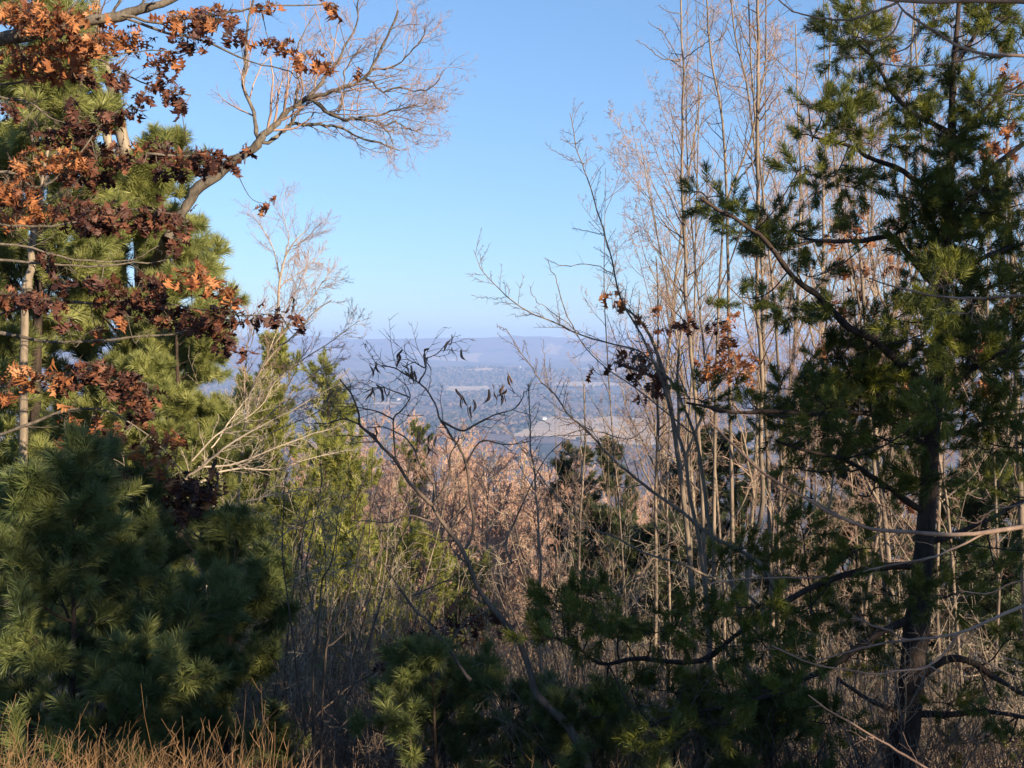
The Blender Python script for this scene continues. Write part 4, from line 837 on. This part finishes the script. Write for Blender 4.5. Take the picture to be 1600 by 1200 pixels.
for px, d, ty, s0 in [(340, 10.5, 690, 1), (385, 12, 640, 1), (430, 13, 660, 1), (470, 11, 700, 1), (505, 14, 690, 1), (545, 12, 760, 1), (450, 9.5, 800, 1), (585, 15, 800, 1), (620, 13, 860, 1), (870, 13, 800, 1), (960, 15, 760, 1), (1010, 13, 820, 1), (700, 12, 930, 1), (300, 11, 760, 1)]:
    p = at(px, 600, d); H = float(at(0, ty, p[1])[2]) - gz(p[0], p[1]); o = copy_tree(protos[1 + 2 * (k % 3)]); k += 1
    place(o, p[0], p[1], H / 2.9 * .8, rk.random() * 6, H / 2.9)
print('shrub', k)

# ---- fans of pale twigs left of the gap
def fan(name, label, root, d, stems, seed, mat, tw, spec, up=.03, base=None, group='twiggy shrubs left of the gap'):
    r_ = np.random.default_rng(seed); it = [[(x, y, d + .12 * i * (j % 3 - 1), w_ * .5) for i, (x, y, w_) in enumerate(l)] for j, l in enumerate(stems)]
    bl = limbs(it, wob=.02, seed=seed); b0 = at(root[0], root[1], d); th = thing(name, label, 'shrub', b0, group)
    for p_, q_ in bl:
        g = Geo(); g.tube(p_, q_, 6); part('stem', g, M[mat], th)
    g = Geo(); P_, R_ = stack(bl, 16); twiggery(g, P_, np.maximum(R_, .006), r_, spec(len(P_)), up, .002); part('twigs', g, M[tw], th, 'stuff')
fan('bare_shrub', 'bare young tree with fan of fine pink twigs against the sky left of the gap', (425, 1200), 27, [
    [(420, 1250, 12), (425, 800, 10), (430, 560, 9), (435, 480, 8), (438, 440, 8), (445, 405, 6), (455, 385, 5), (480, 360, 3)],
    [(438, 440, 5), (430, 400, 4), (415, 365, 3), (395, 335, 2)], [(445, 405, 4), (450, 370, 3), (440, 330, 2), (445, 300, 1.5)], [(455, 385, 4), (475, 375, 3), (500, 350, 2)], [(436, 450, 4), (460, 430, 3), (490, 415, 2)]], 401, 'palewood', 'redtwig',
    lambda n: [(16, .3, 1, .7, .5, 9, 3, .11, np.full((n, 1), 2.1)), (9, .2, 1, .6, .5, 5, 3, .14), (6, .2, 1, .6, .5, 4, 3, .14)])
fan('bare_shrub', 'leafless shrub with long pinkish shoots rising right over the hills', (370, 1200), 13, [
    [(350, 1250, 14), (370, 800, 11), (385, 650, 9), (400, 590, 8), (430, 550, 6), (470, 515, 5), (520, 470, 3)], [(385, 650, 7), (420, 600, 5), (470, 560, 4), (530, 525, 3), (562, 500, 2)],
    [(400, 590, 5), (430, 520, 4), (460, 460, 3), (478, 420, 2), (492, 402, 1.5)], [(400, 590, 5), (440, 520, 4), (490, 460, 3), (519, 428, 2)], [(385, 650, 5), (380, 590, 4), (390, 530, 3), (410, 480, 2)], [(380, 690, 6), (430, 640, 5), (480, 590, 3), (530, 560, 2)], [(380, 690, 5), (440, 670, 4), (500, 640, 3), (540, 600, 2)]], 402, 'palewood', 'redtwig',
    lambda n: [(20, .25, 1, .6, .5, 8, 3, .10, np.full((n, 1), 1.15)), (8, .2, 1, .55, .5, 5, 3, .14), (5, .2, 1, .6, .5, 4, 3, .14)])
fan('bare_shrub', 'leafless shrub with pale tan branches sweeping up right in front of the evergreens', (270, 1100), 10.5, [
    [(230, 1250, 14), (270, 800, 11), (310, 730, 9), (350, 700, 7), (420, 660, 5), (490, 620, 3), (550, 590, 2)], [(310, 730, 7), (380, 720, 6), (450, 690, 4), (520, 670, 3)], [(300, 760, 7), (360, 735, 6), (440, 730, 4), (540, 700, 2)],
    [(290, 790, 7), (370, 790, 5), (440, 770, 4), (510, 760, 2)], [(300, 720, 6), (340, 680, 5), (400, 640, 3), (430, 600, 2)], [(330, 700, 5), (370, 640, 4), (410, 590, 2)], [(270, 900, 8), (380, 890, 5), (450, 830, 4), (520, 800, 2)], [(270, 1000, 9), (400, 950, 6), (470, 900, 4), (560, 870, 2)]], 403, 'palewood', 'palewood',
    lambda n: [(16, .25, 1, .6, .5, 8, 3, .11, np.full((n, 1), .8)), (7, .2, 1, .6, .5, 5, 3, .14), (3, .2, 1, .6, .5, 4, 3, .14)])
fan('bare_shrub', 'dark upright stems of a leafless shrub left of the leaning sapling', (480, 1250), 7.6, [
    [(487, 1260, 9), (486, 1100, 8), (494, 1000, 7), (500, 920, 6), (512, 880, 5), (530, 800, 3), (545, 740, 2)], [(500, 1260, 9), (510, 1000, 8), (530, 950, 7), (560, 880, 5), (580, 800, 4), (600, 730, 2)],
    [(430, 1260, 7), (470, 1150, 6), (540, 1080, 5), (600, 1040, 4), (640, 1000, 3)], [(478, 1150, 6), (450, 950, 5), (440, 830, 4), (445, 760, 3)], [(510, 1010, 6), (560, 960, 5), (590, 860, 4), (600, 780, 3)], [(490, 960, 5), (480, 860, 4), (498, 790, 3), (500, 720, 2)]], 404, 'locust_bark', 'twig',
    lambda n: [(9, .25, 1, .7, .5, 7, 3, .13, np.full((n, 1), .6)), (5, .2, 1, .7, .5, 5, 3, .16)], base=1)

# ---- leafy oak saplings in the thicket
def leafy(label, limbs_, d, spots_l, spots_d, seed, nl, nd):
    r_ = np.random.default_rng(seed); bl = limbs([[(x, y, d, w_) for x, y, w_ in l] for l in limbs_], seed=seed); th = thing('oak_sapling', label, 'oak tree', bl[0][0][0], 'oak saplings with dry leaves')
    g = Geo(); g.tube(*bl[0], 7); part('trunk', g, M['sap_bark'], th)
    for p_, q_ in bl[1:]:
        g = Geo(); g.tube(p_, q_, 5); part('branch', g, M['sap_bark'], th)
    g = Geo()
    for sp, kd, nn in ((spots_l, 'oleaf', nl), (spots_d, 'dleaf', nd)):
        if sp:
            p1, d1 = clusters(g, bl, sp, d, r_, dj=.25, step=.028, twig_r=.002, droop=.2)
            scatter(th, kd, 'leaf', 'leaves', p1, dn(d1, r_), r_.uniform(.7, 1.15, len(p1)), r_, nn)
    P_, R_ = stack(bl, 16); twiggery(g, P_, R_, r_, [(8, .3, 1, .7, .5, 6, 3, .13, np.full((len(P_), 1), .7)), (4, .2, 1, .7, .5, 4, 3, .16)], .03, .002)
    part('twigs', g, M['twig'], th, 'stuff')
leafy('oak sapling with rusty and dark leaf bunches left of the tall poles', [[(1100, 1330, 12), (1080, 900, 9), (1050, 650, 7), (1030, 560, 6), (1000, 500, 4), (960, 470, 3)], [(1040, 600, 5), (1000, 580, 4), (960, 565, 3)], [(1060, 680, 5), (1060, 560, 4), (1070, 500, 3)], [(1070, 720, 5), (1110, 620, 4), (1150, 570, 3)]], 11,
      [(955, 463, 15, 12), (968, 470, 12, 8), (992, 565, 16, 10), (1118, 575, 24, 20), (1150, 560, 26, 18), (1138, 538, 14, 18), (924, 576, 5, 5), (1012, 540, 10, 8), (1032, 480, 6, 8), (1140, 500, 10, 16), (1165, 590, 14, 18), (1008, 498, 12, 10)],
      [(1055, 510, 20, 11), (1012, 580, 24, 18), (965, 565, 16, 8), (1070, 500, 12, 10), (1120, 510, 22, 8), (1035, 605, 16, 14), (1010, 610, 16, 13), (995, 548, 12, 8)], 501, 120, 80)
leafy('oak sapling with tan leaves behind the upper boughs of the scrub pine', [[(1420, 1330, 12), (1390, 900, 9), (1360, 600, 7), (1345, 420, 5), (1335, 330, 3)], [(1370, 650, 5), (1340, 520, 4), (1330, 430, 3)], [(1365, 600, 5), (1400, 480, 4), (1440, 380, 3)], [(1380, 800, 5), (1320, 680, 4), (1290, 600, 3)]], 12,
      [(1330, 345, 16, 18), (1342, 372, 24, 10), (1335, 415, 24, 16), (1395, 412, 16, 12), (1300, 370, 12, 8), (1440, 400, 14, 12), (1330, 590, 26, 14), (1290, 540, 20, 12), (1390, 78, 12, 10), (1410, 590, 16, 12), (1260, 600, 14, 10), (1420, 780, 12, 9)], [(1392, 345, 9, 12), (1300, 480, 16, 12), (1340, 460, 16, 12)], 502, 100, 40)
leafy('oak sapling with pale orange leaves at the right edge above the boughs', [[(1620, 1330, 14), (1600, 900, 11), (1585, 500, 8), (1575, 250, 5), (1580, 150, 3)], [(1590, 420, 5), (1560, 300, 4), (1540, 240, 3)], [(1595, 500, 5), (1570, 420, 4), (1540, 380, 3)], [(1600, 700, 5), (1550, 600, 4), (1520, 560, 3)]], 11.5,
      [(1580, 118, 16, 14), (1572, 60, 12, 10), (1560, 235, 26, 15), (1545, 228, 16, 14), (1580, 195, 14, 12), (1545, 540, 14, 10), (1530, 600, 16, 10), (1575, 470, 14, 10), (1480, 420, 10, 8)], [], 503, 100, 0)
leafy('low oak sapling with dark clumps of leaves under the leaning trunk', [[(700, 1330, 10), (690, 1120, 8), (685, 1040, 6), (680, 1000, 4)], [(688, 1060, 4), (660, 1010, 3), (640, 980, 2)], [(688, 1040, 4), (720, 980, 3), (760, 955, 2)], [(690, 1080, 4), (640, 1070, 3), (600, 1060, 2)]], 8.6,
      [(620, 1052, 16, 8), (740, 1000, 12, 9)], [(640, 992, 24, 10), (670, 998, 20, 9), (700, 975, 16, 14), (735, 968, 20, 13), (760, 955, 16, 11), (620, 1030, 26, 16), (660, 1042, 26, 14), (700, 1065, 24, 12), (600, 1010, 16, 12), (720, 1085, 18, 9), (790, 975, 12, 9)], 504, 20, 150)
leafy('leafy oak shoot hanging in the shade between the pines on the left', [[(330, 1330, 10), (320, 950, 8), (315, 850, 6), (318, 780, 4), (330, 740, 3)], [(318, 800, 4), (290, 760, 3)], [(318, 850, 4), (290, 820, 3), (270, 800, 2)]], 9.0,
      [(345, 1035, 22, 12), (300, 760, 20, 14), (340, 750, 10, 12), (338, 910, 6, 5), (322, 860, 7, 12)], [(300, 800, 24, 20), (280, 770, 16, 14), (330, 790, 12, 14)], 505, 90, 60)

# ---- the tree beside the camera whose bare limbs cross the right side
fb = [
    L(3.4, 10.1, 5.8, [(1700, 20), (1600, 2), (1530, 1), (1450, 3), (1400, 0), (1360, -6)]), L(3.4, 4.7, 2.2, [(1420, -5), (1400, 5), (1365, 20), (1335, 30), (1300, 31), (1270, 28), (1240, 18), (1215, -2)]),
    L(3.6, 6.2, 2.9, [(1700, 95), (1600, 86), (1540, 85), (1510, 78), (1480, 60), (1450, 42), (1425, 25), (1405, 8), (1395, -10)]), L(3.6, 3.1, 1.4, [(1540, 86), (1500, 95), (1440, 103), (1380, 98), (1330, 88), (1300, 82)]),
    L(3.5, 3.9, 2.2, [(1436, 30), (1432, 55), (1415, 75), (1395, 85)]), L(3.6, 3.1, 1.4, [(1410, 15), (1395, 50), (1365, 65), (1350, 60)]),
    L(3.5, 4.7, 2.2, [(1700, 470), (1600, 462), (1540, 464), (1480, 463), (1430, 456), (1390, 446), (1358, 434)]), L(3.5, 2.3, 1.4, [(1470, 462), (1450, 448), (1480, 448)]),
    L(3.4, 3.1, 1.4, [(1700, 155), (1600, 150), (1560, 148), (1515, 144)]), L(3.4, 3.1, 1.4, [(1470, 463), (1520, 470), (1512, 490), (1480, 490)]),
    L(3.3, 8.6, 2.9, [(1720, 800), (1640, 814), (1600, 822), (1540, 831), (1500, 835), (1430, 833), (1380, 829), (1340, 820), (1300, 805), (1260, 780), (1200, 745), (1150, 700), (1108, 660)]),
    L(3.3, 3.9, 1.4, [(1345, 821), (1300, 800), (1250, 772), (1200, 762)]), L(3.3, 3.9, 2.2, [(1540, 831), (1520, 842), (1490, 858), (1450, 872), (1400, 880), (1362, 890), (1345, 893)]),
    L(3.3, 6.2, 2.2, [(1740, 900), (1600, 948), (1550, 970), (1500, 988), (1450, 998), (1380, 1006), (1310, 1024), (1275, 1032)]), L(3.2, 3.9, 2.2, [(1500, 988), (1480, 1015), (1448, 1042), (1410, 1045), (1370, 1052), (1320, 1048), (1260, 1035), (1205, 1006)]),
    L(3.1, 5.5, 2.2, [(1560, 1290), (1480, 1220), (1445, 1198), (1400, 1172), (1355, 1148), (1310, 1118), (1262, 1086)]), L(3.1, 3.1, 1.4, [(1365, 1152), (1340, 1152)]),
    L(3.1, 3.9, 1.4, [(1700, 1110), (1620, 1075), (1570, 1050), (1530, 1030), (1500, 1010)]), L(3.3, 3.1, 1.4, [(1700, 1075), (1600, 1035), (1560, 1025)]),
    L(3.4, 3.1, 1.4, [(1700, 900), (1600, 905), (1540, 925), (1500, 925)]), L(3.5, 3.1, 1.4, [(1290, 900), (1220, 905), (1150, 905), (1110, 912)]), L(3.2, 3.9, 1.8, [(1420, 1000), (1360, 975), (1330, 965)]),
    L(3.4, 3.1, 1.4, [(1700, 740), (1600, 785), (1560, 795), (1530, 815), (1500, 812)]), L(3.3, 3.1, 1.4, [(1470, 1050), (1440, 1042), (1400, 1060)]),
]
rf = np.random.default_rng(23); bl = limbs(fb, wob=.004)
base = (3.0, 3.1, gz(3.0, 3.1) - .1)
th = thing('roadside_tree', 'leafless tree whose thin tan limbs cross in front of the scrub pine', 'tree', base)
g = Geo(); tt = spline(np.array([base, (2.9, 3.15, .4), (2.75, 3.2, 1.2), (2.7, 3.3, 2.2), (2.5, 3.4, 3.2)]), 20); g.tube(tt, np.linspace(.085, .035, 20), 10); part('trunk', g, M['oak_bark'], th)
for j, (p_, q_) in enumerate(bl):
    if fb[j][0][0] >= 1690:     # limbs that start beyond the frame join the trunk
        q0 = tt[np.argmin(((tt - p_[0] - np.array([0, 0, -.3])) ** 2).sum(1))]; p_ = np.vstack([q0, (q0 + p_[0]) / 2 + [0, 0, -.03], p_]); q_ = np.concatenate([[q_[0] * 1.6, q_[0] * 1.25], q_])
    g = Geo(); g.tube(p_, knobs(p_, q_, rf, .06), 8); part('branch', g, M['tanlimb'], th)
g = Geo(); P_, R_ = stack(bl, 16)
twiggery(g, P_, R_, rf, [(4, .3, 1, .7, .5, 6, 4, .10, np.full((len(P_), 1), .22)), (2, .3, 1, .7, .5, 4, 3, .12)], .0, .0012)
part('twigs', g, M['tanlimb'], th, 'stuff')

# ---- dry grass along the front
rg = np.random.default_rng(31)
n = 3600; px = np.where(rg.random(n) < .80, rg.uniform(-120, 440, n), rg.uniform(380, 1250, n)); dpt = rg.uniform(3.3, 5.2, n)
b = at(px, 600, dpt); b[:, 2] = ground_z(b[:, 0], b[:, 1])
hh = rg.uniform(.30, .80, n) * np.where(px > 430, .80, 1.0) * np.where(rg.random(n) < .07, 1.28, 1)
gp_, gr = grow(b, np.stack([rg.normal(0, .16, n), rg.normal(0, .16, n), np.ones(n)], 1), hh, np.full(n, .0016), 9, .05, 0, rg, .3)
s_ = np.linspace(0, 1, 9)[None, :, None]; aw = rg.random(n) * 2 * math.pi
gp_ += s_ ** 2.5 * (np.stack([np.cos(aw), np.sin(aw), -.6 * np.ones(n)], 1) * (rg.uniform(0, .48, n) * hh)[:, None])[:, None]
g = Geo(); g.tubes(gp_, gr, 3)
sel = rg.random(n) < .55; P, D_, L_, R_ = kids(gp_[sel], gr[sel], 5, .5, 1, .5, .16, .9, rg); tt_ = grow(P, D_, L_, np.full(len(L_), .0011), 4, .12, -.03, rg, .6); g.tubes(tt_[0], tt_[1], 3)
o = obj('dry_grass', g.mesh('dry_grass', M['grass'])); o['kind'] = 'stuff'; o['label'] = 'tall golden dry grass along the lower left edge'

# ---- underbrush low on the slope
n = 1500; px = rg.uniform(430, 1700, n); dpt = rg.uniform(7.5, 16, n); b = at(px, 600, dpt); b[:, 2] = ground_z(b[:, 0], b[:, 1])
top = at(px, rg.uniform(960, 1180, n), dpt)[:, 2] - b[:, 2]
st = grow(b, np.stack([rg.normal(0, .3, n), rg.normal(0, .3, n), np.ones(n)], 1), np.clip(top, .4, 3) * rg.uniform(.5, 1.1, n), rg.uniform(.003, .008, n), 8, .12, 0, rg, .3)
g = Geo(); g.tubes(st[0], st[1], 3); P, D_, L_, R_ = kids(st[0], st[1], 5, .3, 1, .8, .3, .6, rg); q = grow(P, D_, L_, np.maximum(R_, .0018), 4, .16, 0, rg); g.tubes(q[0], q[1], 3)
o = obj('underbrush', g.mesh('underbrush', M['twig'])); o['kind'] = 'stuff'; o['label'] = 'tangle of bare stems low on the shaded slope'

# ---- unseen pines added beside and behind the overlook to shade the near slope
for k, (x, y, H, Rm) in enumerate([(7.4, -2.0, 5.0, 1.15), (8.4, -1.4, 5.0, 1.3), (9.5, -0.6, 4.2, 1.5), (7.2, 4.3, 4.9, 1.5), (10.5, 3.6, 2.9, 1.4), (8.6, 1.9, 2.9, 1.2)]):
    z0 = gz(x, y); pine(0, 1, 0, Rm * F, 'gtuft', 'slope_pine', 'unseen dense pine added for shade beside the overlook, outside the picture to the right', 'pine tree', 'unseen pines added for shade', 600 + k, dens=.62, nmax=0, tscale=1.4, sx=(x, y), topz=z0 + H, shape=.5)
